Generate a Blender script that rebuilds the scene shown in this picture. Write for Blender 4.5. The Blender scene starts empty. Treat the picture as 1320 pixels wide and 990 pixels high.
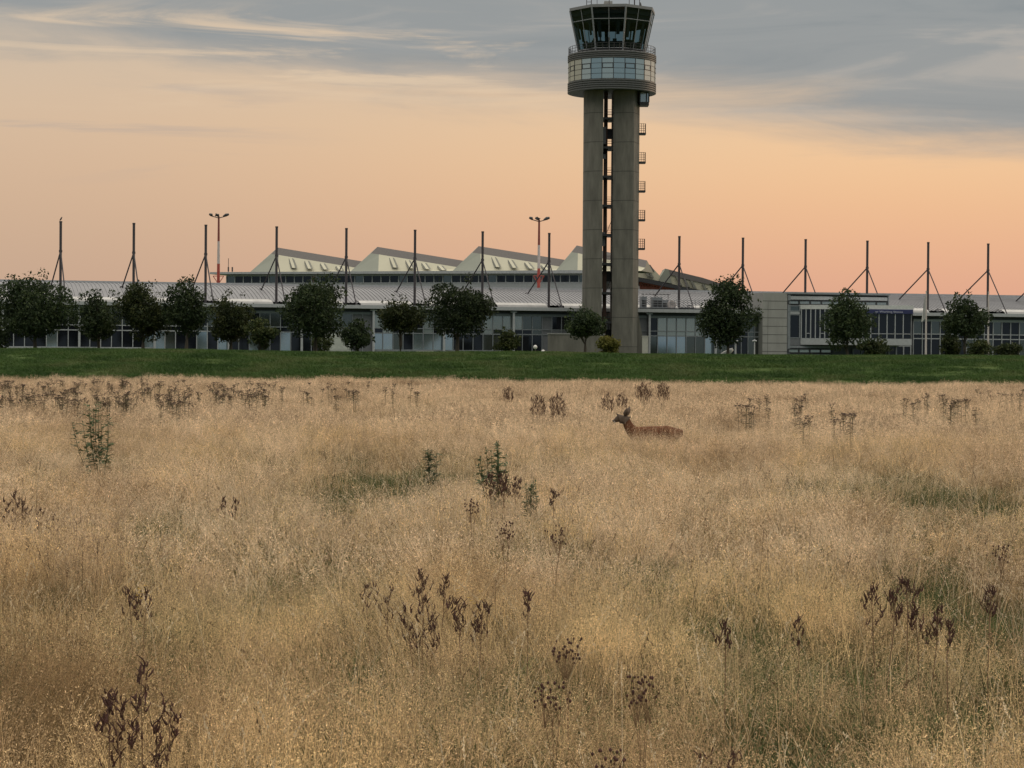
import bpy, math, random
import numpy as np
from mathutils import Vector, Matrix
R = random.Random(7)
NR = np.random.default_rng(7)
rad = math.radians
sc = bpy.context.scene
COL = sc.collection

# ------------------------------------------------------------------ camera
FPX = 2850.0
EYE = Vector((0, 0, 1.85))
PITCH = math.atan(33 / FPX)
ROLL = 0.0075
cam_d = bpy.data.cameras.new('camera')
cam = bpy.data.objects.new('camera', cam_d)
COL.objects.link(cam)
cam_d.sensor_width = 36
cam_d.lens = 36 * FPX / 1320
cam_d.clip_start = 0.5
cam_d.clip_end = 9000
CM = Matrix.Rotation(rad(90) - PITCH, 3, 'X') @ Matrix.Rotation(ROLL, 3, 'Z')
cam.matrix_world = Matrix.Translation(EYE) @ CM.to_4x4()
sc.camera = cam

# ------------------------------------------------------------------ world
SUN_AZ, SUN_EL = 58, 7          # degrees right of the view axis, height
w = bpy.data.worlds.new('World')
sc.world = w
w.use_nodes = True
nt = w.node_tree
nt.nodes.clear()
def N(t, **k):
    n = nt.nodes.new(t)
    for a, b in k.items():
        setattr(n, a, b)
    return n
def LK(a, b): nt.links.new(a, b)
def math_(op, a, b=None, clamp=False):
    n = N('ShaderNodeMath', operation=op, use_clamp=clamp)
    for i, v in enumerate((a, b)):
        if v is None: continue
        if isinstance(v, (int, float)): n.inputs[i].default_value = v
        else: LK(v, n.inputs[i])
    return n.outputs[0]
def sstep(v, a, b):
    n = N('ShaderNodeMapRange', interpolation_type='SMOOTHSTEP')
    LK(v, n.inputs['Value'])
    n.inputs['From Min'].default_value = a
    n.inputs['From Max'].default_value = b
    return n.outputs['Result']
def ramp(v, stops, interp='B_SPLINE'):
    n = N('ShaderNodeValToRGB')
    n.color_ramp.interpolation = interp
    e = n.color_ramp.elements
    while len(e) < len(stops): e.new(0.5)
    for el, (p, c) in zip(e, stops):
        el.position = p; el.color = (*c, 1)
    LK(v, n.inputs['Fac'])
    return n.outputs['Color']
def mixc(f, a, b, mode='MIX'):
    n = N('ShaderNodeMix', data_type='RGBA', blend_type=mode)
    if isinstance(f, (int, float)): n.inputs[0].default_value = f
    else: LK(f, n.inputs[0])
    for i, v in ((6, a), (7, b)):
        if isinstance(v, tuple): n.inputs[i].default_value = (*v, 1)
        else: LK(v, n.inputs[i])
    return n.outputs[2]
tc = N('ShaderNodeTexCoord')
sep = N('ShaderNodeSeparateXYZ')
LK(tc.outputs['Generated'], sep.inputs[0])
X, Y, Z = sep.outputs
zc = math_('MAXIMUM', Z, 0.0)
elev = math_('MULTIPLY', zc, 2.5, True)          # 0..0.4 -> 0..1
warm = ramp(elev, [(0.0, (.68, .33, .24)), (.08, (.76, .40, .27)), (.17, (.86, .51, .285)), (.25, (.90, .60, .345)), (.33, (.72, .55, .39)), (.42, (.50, .46, .41)), (.60, (.42, .43, .43))])
dull = ramp(elev, [(0.0, (.54, .35, .26)), (.10, (.58, .40, .28)), (.20, (.66, .46, .31)), (.29, (.68, .51, .36)), (.37, (.60, .50, .39)), (.60, (.42, .42, .41))])
side = sstep(X, -0.26, 0.20)
front = mixc(side, dull, warm)
# streaked cloud sheets: noise squeezed along the height
def noise(sx, sz, off, scale, detail=6, rough=.55, dist=0.0):
    mp = N('ShaderNodeMapping')
    LK(tc.outputs['Generated'], mp.inputs[0])
    mp.inputs['Scale'].default_value = (sx, sx, sz)
    mp.inputs['Location'].default_value = off
    mp.inputs['Rotation'].default_value = (0, rad(-3), 0)
    n = N('ShaderNodeTexNoise')
    LK(mp.outputs[0], n.inputs['Vector'])
    n.inputs['Scale'].default_value = scale
    n.inputs['Detail'].default_value = detail
    n.inputs['Roughness'].default_value = rough
    n.inputs['Distortion'].default_value = dist
    return n.outputs['Fac']
n1 = noise(1, 9, (3.1, 0, .4), 3.0, 5)
n2 = noise(1, 6.5, (1.7, 2, 5), 7.0, 8, .62, .8)
n3 = noise(1, 10, (7.7, 5, 2), 5.5, 8, .58, .7)
edge = math_('ADD', math_('MULTIPLY', X, -0.10), 0.117)
cl = math_('SUBTRACT', Z, edge)
cl = math_('ADD', cl, math_('MULTIPLY', math_('SUBTRACT', n1, .5), .05))
cl = math_('ADD', cl, math_('MULTIPLY', math_('SUBTRACT', n2, .5), .034))
deck = sstep(cl, -0.014, 0.018)
ccol = ramp(n3, [(0.25, (.235, .270, .290)), (.5, (.290, .315, .325)), (.66, (.40, .39, .37)), (.8, (.56, .47, .38))], 'EASE')
sky1 = mixc(math_('MULTIPLY', deck, .93), front, ccol)
# thin low streaks
# broken cream streaks under and within the deck
n4 = noise(1, 11, (11.2, 3, 8), 4.6, 8, .62, .9)
cs = math_('MULTIPLY', sstep(n4, .50, .66), math_('MULTIPLY', sstep(Z, .105, .128), math_('SUBTRACT', 1.0, sstep(Z, .145, .160))))
cs = math_('MULTIPLY', cs, math_('SUBTRACT', 1.0, sstep(X, .02, .10)))
sky1 = mixc(math_('MULTIPLY', cs, .75), sky1, (.78, .60, .42))
st = sstep(n3, .56, .70)
band = math_('MULTIPLY', sstep(Z, .070, .105), math_('SUBTRACT', 1.0, sstep(Z, .12, .15)))
st = math_('MULTIPLY', math_('MULTIPLY', st, math_('SUBTRACT', 1.0, sstep(X, -.17, -.06))), math_('MULTIPLY', band, .5))
sky1 = mixc(st, sky1, (.40, .36, .34))
# away from the sunset the air is a cool grey blue
back = sstep(Y, 0.35, -0.45)
sky1 = mixc(back, sky1, (.21, .25, .275))
# overhead: unseen zenith, constant added to light the field, faint Sky Texture
nish = N('ShaderNodeTexSky', sky_type='NISHITA')
nish.sun_disc = False
nish.sun_elevation = rad(SUN_EL)
nish.sun_rotation = rad(SUN_AZ)
nish.air_density = 1.2; nish.dust_density = 2.5
up = mixc(1.0, nish.outputs[0], (.075, .075, .075), 'MULTIPLY')
up = mixc(1.0, up, (1.72, 1.55, 1.32), 'ADD')
zen = sstep(Z, .34, .66)
skyc = mixc(zen, sky1, up)
bg = N('ShaderNodeBackground')
LK(skyc, bg.inputs['Color'])
bg.inputs['Strength'].default_value = 1.0
out = N('ShaderNodeOutputWorld')
LK(bg.outputs[0], out.inputs[0])

sd = bpy.data.lights.new('sun', 'SUN')
sd.energy = 0.7
sd.angle = rad(12)
sd.color = (1.0, .66, .42)
sun = bpy.data.objects.new('sun', sd)
COL.objects.link(sun)
sv = Vector((math.sin(rad(SUN_AZ)) * math.cos(rad(SUN_EL)), math.cos(rad(SUN_AZ)) * math.cos(rad(SUN_EL)), math.sin(rad(SUN_EL))))
sun.rotation_euler = sv.to_track_quat('Z', 'Y').to_euler()
sc.view_settings.view_transform = 'Standard'
sc.view_settings.look = 'None'
sc.view_settings.gamma = 1
sc.view_settings.exposure = 0.0
sc.view_settings.use_curve_mapping = False
sc.render.engine = 'CYCLES'
sc.cycles.max_bounces = 5
sc.cycles.diffuse_bounces = 3
sc.cycles.transparent_max_bounces = 8

# ------------------------------------------------------------------ helpers
def ray(px, py):
    return CM @ Vector(((px - 660) / FPX, -(py - 495) / FPX, -1))
def at(px, py, Yd):
    d = ray(px, py)
    return EYE + d * (Yd / d.y)
GZ = 2.05                      # level of the airport ground
ANG = rad(14.27)
UD = Vector((math.cos(ANG), math.sin(ANG), 0))
VD = Vector((-math.sin(ANG), math.cos(ANG), 0))
O0 = Vector((-68.5, 335.0, 0))
BAY = 10.95
def uz(px, py, v):
    """pixel -> (u, z) on the plane lying v metres behind the mast line"""
    d = ray(px, py)
    t = (v - (EYE - O0).dot(VD)) / d.dot(VD)
    p = EYE + d * t
    return (p - O0).dot(UD), p.z
def W(u, v, z=0.0):
    p = O0 + UD * u + VD * v
    return Vector((p.x, p.y, z))

MATS = {}
def mat(name, col, rough=.7, metal=0.0, var=.12, scale=3.0, bump=0.0, spec=.5, stretch=(1, 1, 1), world=False, col2=None):
    if name in MATS: return MATS[name]
    m = bpy.data.materials.new(name); m.use_nodes = True
    t = m.node_tree; ns = t.nodes; b = ns['Principled BSDF']
    b.inputs['Roughness'].default_value = rough
    b.inputs['Metallic'].default_value = metal
    b.inputs['Specular IOR Level'].default_value = spec
    if world:
        g = ns.new('ShaderNodeNewGeometry'); src = g.outputs['Position']
    else:
        g = ns.new('ShaderNodeTexCoord'); src = g.outputs['Object']
    mp = ns.new('ShaderNodeMapping'); mp.inputs['Scale'].default_value = stretch
    t.links.new(src, mp.inputs[0])
    n = ns.new('ShaderNodeTexNoise'); n.inputs['Scale'].default_value = scale; n.inputs['Detail'].default_value = 6
    n.inputs['Roughness'].default_value = .6
    t.links.new(mp.outputs[0], n.inputs['Vector'])
    r = ns.new('ShaderNodeValToRGB')
    c2 = col2 or tuple(min(1, c * (1 + var)) for c in col)
    c1 = tuple(c * (1 - var) for c in col) if col2 is None else col
    r.color_ramp.elements[0].position = .32; r.color_ramp.elements[0].color = (*c1, 1)
    r.color_ramp.elements[1].position = .68; r.color_ramp.elements[1].color = (*c2, 1)
    t.links.new(n.outputs['Fac'], r.inputs[0]); t.links.new(r.outputs[0], b.inputs['Base Color'])
    if bump:
        bp = ns.new('ShaderNodeBump'); bp.inputs['Strength'].default_value = bump
        t.links.new(n.outputs['Fac'], bp.inputs['Height']); t.links.new(bp.outputs[0], b.inputs['Normal'])
    MATS[name] = m
    return m
def leafmat(name, cols, scale=.3, trans=.3, rough=.8, fine=None, cv=False, pw=.16):
    """foliage / grass: colour wanders with world position, thin-sheet translucency"""
    m = bpy.data.materials.new(name); m.use_nodes = True
    t = m.node_tree; ns = t.nodes; ns.clear()
    g = ns.new('ShaderNodeNewGeometry')
    n = ns.new('ShaderNodeTexNoise'); n.inputs['Scale'].default_value = scale; n.inputs['Detail'].default_value = 4
    t.links.new(g.outputs['Position'], n.inputs['Vector'])
    r = ns.new('ShaderNodeValToRGB'); e = r.color_ramp.elements
    while len(e) < len(cols): e.new(.5)
    for i, (el, c) in enumerate(zip(e, cols)):
        el.position = .5 - pw + 2 * pw * i / (len(cols) - 1); el.color = (*c, 1)
    t.links.new(n.outputs['Fac'], r.inputs[0])
    colr = r.outputs[0]
    oi = ns.new('ShaderNodeObjectInfo')
    mr = ns.new('ShaderNodeMapRange'); mr.inputs['To Min'].default_value = .72; mr.inputs['To Max'].default_value = 1.2
    rnd = oi.outputs['Random']
    if fine:
        n2_ = ns.new('ShaderNodeTexNoise'); n2_.inputs['Scale'].default_value = fine; n2_.inputs['Detail'].default_value = 1
        t.links.new(g.outputs['Position'], n2_.inputs['Vector'])
        m2 = ns.new('ShaderNodeMapRange'); m2.inputs['From Min'].default_value = .3; m2.inputs['From Max'].default_value = .7
        t.links.new(n2_.outputs['Fac'], m2.inputs[0]); rnd = m2.outputs[0]
    t.links.new(rnd, mr.inputs[0])
    mx = ns.new('ShaderNodeVectorMath'); mx.operation = 'SCALE'
    t.links.new(colr, mx.inputs[0]); t.links.new(mr.outputs[0], mx.inputs['Scale'])
    if cv:
        at_ = ns.new('ShaderNodeAttribute'); at_.attribute_name = 'cv'
        m3 = ns.new('ShaderNodeMath'); m3.operation = 'MULTIPLY'
        t.links.new(mr.outputs[0], m3.inputs[0]); t.links.new(at_.outputs['Fac'], m3.inputs[1])
        t.links.new(m3.outputs[0], mx.inputs['Scale'])
    d = ns.new('ShaderNodeBsdfPrincipled'); d.inputs['Roughness'].default_value = rough
    d.inputs['Specular IOR Level'].default_value = .25
    tr = ns.new('ShaderNodeBsdfTranslucent'); ms = ns.new('ShaderNodeMixShader'); ms.inputs[0].default_value = trans
    t.links.new(mx.outputs[0], d.inputs['Base Color']); t.links.new(mx.outputs[0], tr.inputs['Color'])
    t.links.new(d.outputs[0], ms.inputs[1]); t.links.new(tr.outputs[0], ms.inputs[2])
    o = ns.new('ShaderNodeOutputMaterial'); t.links.new(ms.outputs[0], o.inputs[0])
    MATS[name] = m
    return m

class MB:
    def __init__(s): s.v = []; s.f = []; s.m = []; s.cur = 0
    def add(s, vs, fs):
        b = len(s.v); s.v += [tuple(p) for p in vs]
        s.f += [tuple(b + i for i in f) for f in fs]; s.m += [s.cur] * len(fs); return s
    def box(s, x0, x1, y0, y1, z0, z1):
        return s.add([(x, y, z) for z in (z0, z1) for y in (y0, y1) for x in (x0, x1)],
                     [(0, 2, 3, 1), (4, 5, 7, 6), (0, 1, 5, 4), (2, 6, 7, 3), (0, 4, 6, 2), (1, 3, 7, 5)])
    def prism(s, poly, z0, z1, cap=True):
        """poly: ccw (x,y) list"""
        n = len(poly)
        s.add([(x, y, z0) for x, y in poly] + [(x, y, z1) for x, y in poly],
              [(i, (i + 1) % n, n + (i + 1) % n, n + i) for i in range(n)] + ([tuple(range(n - 1, -1, -1)), tuple(range(n, 2 * n))] if cap else []))
        return s
    def tube(s, pts, r, n=8, cap=True):
        pts = [Vector(p) for p in pts]
        rs = r if isinstance(r, (list, tuple)) else [r] * len(pts)
        vs = []
        for i, p in enumerate(pts):
            d = (pts[min(i + 1, len(pts) - 1)] - pts[max(i - 1, 0)])
            d = d.normalized() if d.length > 1e-9 else Vector((0, 0, 1))
            a = Vector((0, 0, 1)).cross(d)
            if a.length < 1e-3: a = Vector((1, 0, 0))
            a.normalize(); b = d.cross(a)
            for k in range(n):
                t = 2 * math.pi * k / n
                vs.append(p + (a * math.cos(t) + b * math.sin(t)) * rs[i])
        fs = []
        for i in range(len(pts) - 1):
            for k in range(n):
                fs.append((i * n + k, i * n + (k + 1) % n, (i + 1) * n + (k + 1) % n, (i + 1) * n + k))
        if cap:
            fs.append(tuple(range(n - 1, -1, -1))); fs.append(tuple(range((len(pts) - 1) * n, len(pts) * n)))
        return s.add(vs, fs)
    def lathe(s, prof, cx=0, cy=0, n=64, a0=0, a1=2 * math.pi):
        full = abs(a1 - a0 - 2 * math.pi) < 1e-6
        m_ = n if full else n + 1
        vs = []
        for (r_, z) in prof:
            for k in range(m_):
                t = a0 + (a1 - a0) * k / n
                vs.append((cx + r_ * math.cos(t), cy + r_ * math.sin(t), z))
        fs = []
        for i in range(len(prof) - 1):
            for k in range(n):
                k2 = (k + 1) % m_
                fs.append((i * m_ + k, i * m_ + k2, (i + 1) * m_ + k2, (i + 1) * m_ + k))
        return s.add(vs, fs)
    def build(s, name, ms, parent=None, smooth=False, off=None):
        me = bpy.data.meshes.new(name)
        v = s.v if off is None else [(a - off[0], b - off[1], c - off[2]) for a, b, c in s.v]
        me.from_pydata(v, [], s.f)
        ms = ms if isinstance(ms, (list, tuple)) else [ms]
        for m in ms: me.materials.append(m)
        if len(ms) > 1: me.polygons.foreach_set('material_index', s.m)
        if smooth: me.polygons.foreach_set('use_smooth', [True] * len(me.polygons))
        me.update()
        o = bpy.data.objects.new(name, me); COL.objects.link(o)
        if parent: o.parent = parent
        return o
def npmesh(name, verts, faces, ms, midx=None, parent=None, link=True):
    me = bpy.data.meshes.new(name)
    nv, nf, k = len(verts), len(faces), faces.shape[1]
    me.vertices.add(nv); me.vertices.foreach_set('co', verts.astype(np.float32).ravel())
    me.loops.add(nf * k); me.loops.foreach_set('vertex_index', faces.astype(np.int32).ravel())
    me.polygons.add(nf); me.polygons.foreach_set('loop_start', np.arange(0, nf * k, k, dtype=np.int32))
    ms = ms if isinstance(ms, (list, tuple)) else [ms]
    for m in ms: me.materials.append(m)
    if midx is not None: me.polygons.foreach_set('material_index', midx.astype(np.int32))
    me.update(calc_edges=True)
    o = bpy.data.objects.new(name, me)
    if link: COL.objects.link(o)
    if parent: o.parent = parent
    return o
def tag(o, label=None, cat=None, group=None, kind=None):
    if label: o['label'] = label
    if cat: o['category'] = cat
    if group: o['group'] = group
    if kind: o['kind'] = kind
    return o
def thing(name, loc, label, cat, group=None, rz=0):
    o = bpy.data.objects.new(name, None); COL.objects.link(o)
    o.empty_display_size = .5
    o.location = loc; o.rotation_euler = (0, 0, rz)
    return tag(o, label, cat, group)
def copy_tree(o, parent=None):
    c = o.copy(); COL.objects.link(c); c.parent = parent
    for ch in list(o.children): copy_tree(ch, c)
    return c

# ------------------------------------------------------------------ materials
M_conc = mat('tower_concrete', (.120, .118, .104), .9, var=.24, scale=1.3, bump=.1, stretch=(1, 1, .22))
M_conc2 = mat('wall_concrete', (.27, .275, .265), .9, var=.10, scale=.8, stretch=(1, 1, .4))
M_joint = mat('dark_joint', (.05, .05, .05), .9)
M_dark = mat('dark_metal', (.035, .038, .042), .5, .3)
M_slat = mat('slat_metal', (.095, .102, .105), .55, .3)
M_steel = mat('mast_steel', (.045, .042, .048), .8, 0, var=.02)
M_grey = mat('grey_frame', (.20, .22, .24), .5, .2)
M_light = mat('light_frame', (.36, .38, .40), .5, .1)
M_white = mat('white_trim', (.62, .62, .60), .6)
M_roof = mat('roof_sheet', (.20, .205, .22), .6, .2, var=.10, scale=.25)
M_soffit = mat('soffit', (.05, .055, .065), .8)
M_wallg = mat('grey_wall', (.13, .14, .155), .85)
M_brown = mat('brown_steel', (.10, .06, .045), .7)
M_red = mat('red_paint', (.34, .06, .045), .7)
M_wpaint = mat('white_paint', (.46, .42, .41), .7)
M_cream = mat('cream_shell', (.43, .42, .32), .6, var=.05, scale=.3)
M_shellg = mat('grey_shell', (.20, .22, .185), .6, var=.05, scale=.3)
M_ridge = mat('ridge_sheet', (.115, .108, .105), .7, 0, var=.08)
M_skyl = mat('skylight_grey', (.15, .155, .135), .7)
M_redtruss = mat('red_truss', (.42, .13, .09), .6)
M_navy = mat('navy_panel', (.025, .03, .10), .4)
M_text = mat('sign_letters', (.42, .44, .55), .6)
def glass(name, col, rough=.06, refl=.5, base=(.02, .025, .03)):
    m = bpy.data.materials.new(name); m.use_nodes = True
    t = m.node_tree; ns = t.nodes; ns.clear()
    d = ns.new('ShaderNodeBsdfDiffuse'); d.inputs[0].default_value = (*base, 1)
    g = ns.new('ShaderNodeBsdfGlossy'); g.inputs['Roughness'].default_value = rough
    g.inputs['Color'].default_value = (*col, 1)
    # slight waviness of each pane
    tcn = ns.new('ShaderNodeTexCoord'); n = ns.new('ShaderNodeTexNoise'); n.inputs['Scale'].default_value = .8
    bp = ns.new('ShaderNodeBump'); bp.inputs['Strength'].default_value = .05
    t.links.new(tcn.outputs['Object'], n.inputs['Vector']); t.links.new(n.outputs['Fac'], bp.inputs['Height'])
    t.links.new(bp.outputs[0], g.inputs['Normal'])
    ms = ns.new('ShaderNodeMixShader'); ms.inputs[0].default_value = refl
    t.links.new(d.outputs[0], ms.inputs[1]); t.links.new(g.outputs[0], ms.inputs[2])
    o = ns.new('ShaderNodeOutputMaterial'); t.links.new(ms.outputs[0], o.inputs[0])
    MATS[name] = m
    return m
G_dark = glass('dark_glass', (.8, .85, .9), .05, .05, (.008, .010, .014))
G_mid = glass('smoky_glass', (.8, .88, .85), .08, .17, (.02, .026, .024))
G_skyrefl = glass('sky_reflect_glass', (.70, .84, .92), .08, .62, (.13, .17, .20))  # sky reflection of these panes partly put into bluish tint and base
G_pale = glass('blind_glass', (.8, .9, .9), .15, .40, (.17, .19, .19))
G_band = [glass('band_glass_green', (.80, .88, .84), .12, .62, (.18, .21, .19)),
          glass('band_glass_teal', (.66, .78, .78), .10, .62, (.11, .145, .15)),
          glass('band_glass_dim', (.70, .80, .76), .12, .32, (.15, .175, .165)),
          glass('band_glass_cream', (.92, .90, .80), .14, .62, (.24, .24, .20))]
def cabglass():
    m = bpy.data.materials.new('cab_glass'); m.use_nodes = True
    t = m.node_tree; ns = t.nodes; ns.clear()
    a = ns.new('ShaderNodeBsdfTransparent'); a.inputs[0].default_value = (.40, .50, .54, 1)
    g = ns.new('ShaderNodeBsdfGlossy'); g.inputs['Roughness'].default_value = .03
    fr = ns.new('ShaderNodeFresnel'); fr.inputs[0].default_value = 1.5
    ge = ns.new('ShaderNodeNewGeometry'); inv = ns.new('ShaderNodeMath'); inv.operation = 'SUBTRACT'; inv.inputs[0].default_value = 1
    t.links.new(ge.outputs['Backfacing'], inv.inputs[1]); mu = ns.new('ShaderNodeMath'); mu.operation = 'MULTIPLY'
    t.links.new(fr.outputs[0], mu.inputs[0]); t.links.new(inv.outputs[0], mu.inputs[1])
    ms = ns.new('ShaderNodeMixShader'); t.links.new(mu.outputs[0], ms.inputs[0])
    t.links.new(a.outputs[0], ms.inputs[1]); t.links.new(g.outputs[0], ms.inputs[2])
    o = ns.new('ShaderNodeOutputMaterial'); t.links.new(ms.outputs[0], o.inputs[0])
    return m
G_cab = cabglass()

# ------------------------------------------------------------------ ground
def gz(x, y):
    """terrain height"""
    if y < 122: return 0.0
    if y < 152:
        t = (y - 122) / 30
        s = t * t * (3 - 2 * t)
        return 2.02 * s + .10 * t + .06 * math.sin(x * .21 + 1) * t
    if y < 180: return 2.12 + .05 * math.sin(x * .21 + 1) * (180 - y) / 28
    return 2.12 - min(1, (y - 180) / 30) * .07
def ground_sheet(name, xs, ys, m, lift=0.0):
    vs = [(x, y, gz(x, y) + lift) for y in ys for x in xs]
    n = len(xs)
    fs = [(j * n + i, j * n + i + 1, (j + 1) * n + i + 1, (j + 1) * n + i) for j in range(len(ys) - 1) for i in range(n - 1)]
    mb = MB(); mb.add(vs, fs)
    return mb.build(name, m, smooth=True)
def groundmat():
    m = bpy.data.materials.new('ground_mix'); m.use_nodes = True
    t = m.node_tree; ns = t.nodes; b = ns['Principled BSDF']; b.inputs['Roughness'].default_value = .95
    b.inputs['Specular IOR Level'].default_value = .1
    g = ns.new('ShaderNodeNewGeometry')
    def nz(sc_, det, st=(1, 1, 1)):
        mp = ns.new('ShaderNodeMapping'); mp.inputs['Scale'].default_value = st
        n = ns.new('ShaderNodeTexNoise'); n.inputs['Scale'].default_value = sc_; n.inputs['Detail'].default_value = det
        t.links.new(g.outputs['Position'], mp.inputs[0]); t.links.new(mp.outputs[0], n.inputs['Vector'])
        return n.outputs['Fac']
    def rp(v, a, b_, c1, c2):
        r = ns.new('ShaderNodeValToRGB'); e = r.color_ramp.elements
        e[0].position = a; e[1].position = b_; e[0].color = (*c1, 1); e[1].color = (*c2, 1)
        t.links.new(v, r.inputs[0]); return r.outputs[0]
    soil = rp(nz(2.5, 6), .3, .7, (.14, .11, .055), (.30, .22, .12))
    lawn = rp(nz(.5, 7, (.5, 1.4, 1)), .3, .7, (.028, .058, .012), (.07, .10, .028))
    s = ns.new('ShaderNodeSeparateXYZ'); t.links.new(g.outputs['Position'], s.inputs[0])
    mr = ns.new('ShaderNodeMapRange'); mr.inputs['From Min'].default_value = 119; mr.inputs['From Max'].default_value = 124
    t.links.new(s.outputs[1], mr.inputs[0])
    mx = ns.new('ShaderNodeMix'); mx.data_type = 'RGBA'
    t.links.new(mr.outputs[0], mx.inputs[0]); t.links.new(soil, mx.inputs[6]); t.links.new(lawn, mx.inputs[7])
    t.links.new(mx.outputs[2], b.inputs['Base Color'])
    return m
M_ground = groundmat()
xs = [-4000, -1500, -600, -250, -120] + [-80 + 2 * i for i in range(81)] + [120, 250, 600, 1500, 4000]
ys = [-3000, -500, -60, 0, 20, 60, 100, 118] + [122 + 2 * i for i in range(31)] + [200, 215, 260, 330, 420, 700, 1500, 5000]
tag(ground_sheet('ground', xs, ys, M_ground), kind='structure')
M_asph = mat('asphalt', (.05, .05, .052), .9, scale=2)
M_kerb = mat('kerb_stone', (.33, .33, .31), .9)
rb = MB(); rb.box(-150, 150, 196, 203, 2.0, 2.122); tag(rb.build('road', M_asph), kind='structure')
kb = MB(); kb.box(-150, 150, 203, 203.3, 2.0, 2.22); kb.box(-150, 150, 195.7, 196, 2.0, 2.22); tag(kb.build('kerb', M_kerb), kind='structure')

# ------------------------------------------------------------------ terminal hall
OFF = (0, 0, GZ)
hall = thing('terminal_hall', (O0.x, O0.y, GZ), 'long low grey terminal hall with glazed front and ribbed vaulted metal roof', 'building', rz=ANG)
U0, U1 = -60.0, 265.0
VW = -11.0
# barrel roof: v,z profile
prof = [(0, 10.35), (2, 10.9), (5, 11.55), (9, 12.3), (13, 12.9), (17, 13.3), (22, 13.55), (27, 13.3), (34, 12.4), (44, 10.4)]
def pz(v):
    for (a, b), (c, d) in zip(prof, prof[1:]):
        if a <= v <= c: return b + (d - b) * (v - a) / (c - a)
    return prof[-1][1]
mb = MB()
vs = [(u, v, z) for (v, z) in prof for u in (U0, U1)]
mb.add(vs, [(2 * i, 2 * i + 1, 2 * i + 3, 2 * i + 2) for i in range(len(prof) - 1)])
vs = []; n = len(prof)
for u in (U0, U1):
    mb.add([(u, v, z) for v, z in prof] + [(u, 44, 2.05), (u, 0, 2.05)], [tuple(range(n + 2))])
mb.box(U0, U1, 43.9, 44, 2.05, 10.38)
u = U0 + .3
while u < U1:                                         # standing seams
    for (a, b), (c, d) in zip(prof[:7], prof[1:7]):
        mb.add([(u, a, b), (u + .2, a, b), (u + .2, a, b + .10), (u, a, b + .10), (u, c, d), (u + .2, c, d), (u + .2, c, d + .10), (u, c, d + .10)],
               [(3, 2, 6, 7), (0, 3, 7, 4), (2, 1, 5, 6)])
    u += .62
mb.build('vault_roof', M_roof, hall, off=OFF)
mb = MB(); mb.box(U0, U1, 20.6, 23.4, 13.5, 13.85); mb.build('ridge_cap', M_light, hall, off=OFF)
# porch roof slab and fascia
ublk0 = uz(983, 430, -11.5)[0]; 
mb = MB(); mb.box(U0, U1, -12.0, -.02, 9.42, 9.72); mb.build('porch_roof', M_wallg, hall, off=OFF)
mb = MB(); mb.box(U0, ublk0 + 1, -12.35, -12.0, 9.22, 9.74); 
mb.box(uz(1176, 430, -12)[0], U1, -12.35, -12.0, 9.22, 9.74); mb.build('fascia', M_light, hall, off=OFF)
mb = MB(); mb.box(U0, U1, -11.6, -.5, 9.12, 9.40); mb.build('soffit', M_soffit, hall, off=OFF)
# white upstand below the vault, broken at each mast
for k in range(-5, 22):
    a = k * BAY + 1.3; b = (k + 1) * BAY - .7
    mb = MB()
    pr = [(-2.6, 9.73), (-2.4, 10.3), (-1.7, 10.62), (-.6, 10.7), (-.05, 10.55)]
    a2, b2 = a + .7, b - .9
    vs = []
    for i, (v, z) in enumerate(pr):
        f = i / 4
        vs += [(a + (a2 - a) * (1 - f), v, z), (b - (b - b2) * f, v, z)]
    mb.add(vs, [(2 * i, 2 * i + 1, 2 * i + 3, 2 * i + 2) for i in range(4)])
    mb.add([(a2, -2.6, 9.73), (a2, -.05, 9.73), (a, -.05, 10.55)], [(0, 1, 2)])
    mb.build('roof_upstand', mat('upstand_sheet', (.44, .44, .43), .6, var=.15, scale=.6), hall, off=OFF)
# rear wall plane behind the glazing
mb = MB(); mb.box(U0, U1, -10.5, -10.3, 2.05, 9.4); mb.build('wall', M_wallg, hall, off=OFF)
ZS = [2.75, 3.08, 5.55, 6.3, 8.34, 8.72]              # sill bottom, sill top, transom, upper, head
def bay(u0, ncol, pat, frame, sill, width=BAY, v=VW, zs=ZS, parent=None):
    parent = parent or hall
    w_ = width / ncol
    fr = MB()
    fr.box(u0, u0 + width, v - .12, v + .10, zs[4], zs[5])
    fr.box(u0, u0 + width, v - .10, v + .08, zs[3] - .07, zs[3] + .07)
    fr.box(u0, u0 + width, v - .10, v + .08, zs[2] - .08, zs[2] + .08)
    for i in range(ncol + 1):
        fr.box(u0 + i * w_ - .06, u0 + i * w_ + .06, v - .16, v + .12, zs[0] - .65, zs[4])
    if sill: fr.box(u0, u0 + width, v - .20, v + .10, zs[0] - .02, zs[1])
    f = fr.build('window', frame, parent, off=OFF)
    ms = {'D': G_dark, 'M': G_mid, 'B': G_skyrefl, 'P': G_pale, 'W': M_wallg, 'C': M_white}
    for key in 'DMBPWC':
        p = MB()
        for row, (za, zb) in zip(pat, ((zs[3], zs[4]), (zs[2], zs[3]), (zs[0] - .65, zs[2]))):
            for i, c in enumerate(row[:ncol]):
                if c == key:
                    vv = v - .01 + .012 * ((i * 7 + int(za)) % 3)
                    p.add([(u0 + i * w_ + .06, vv, za), (u0 + (i + 1) * w_ - .06, vv, za), (u0 + (i + 1) * w_ - .06, vv, zb), (u0 + i * w_ + .06, vv, zb)], [(0, 1, 2, 3)])
        if p.f: p.build('pane' if key in 'DMBP' else 'panel', ms[key], f, off=OFF)
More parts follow.
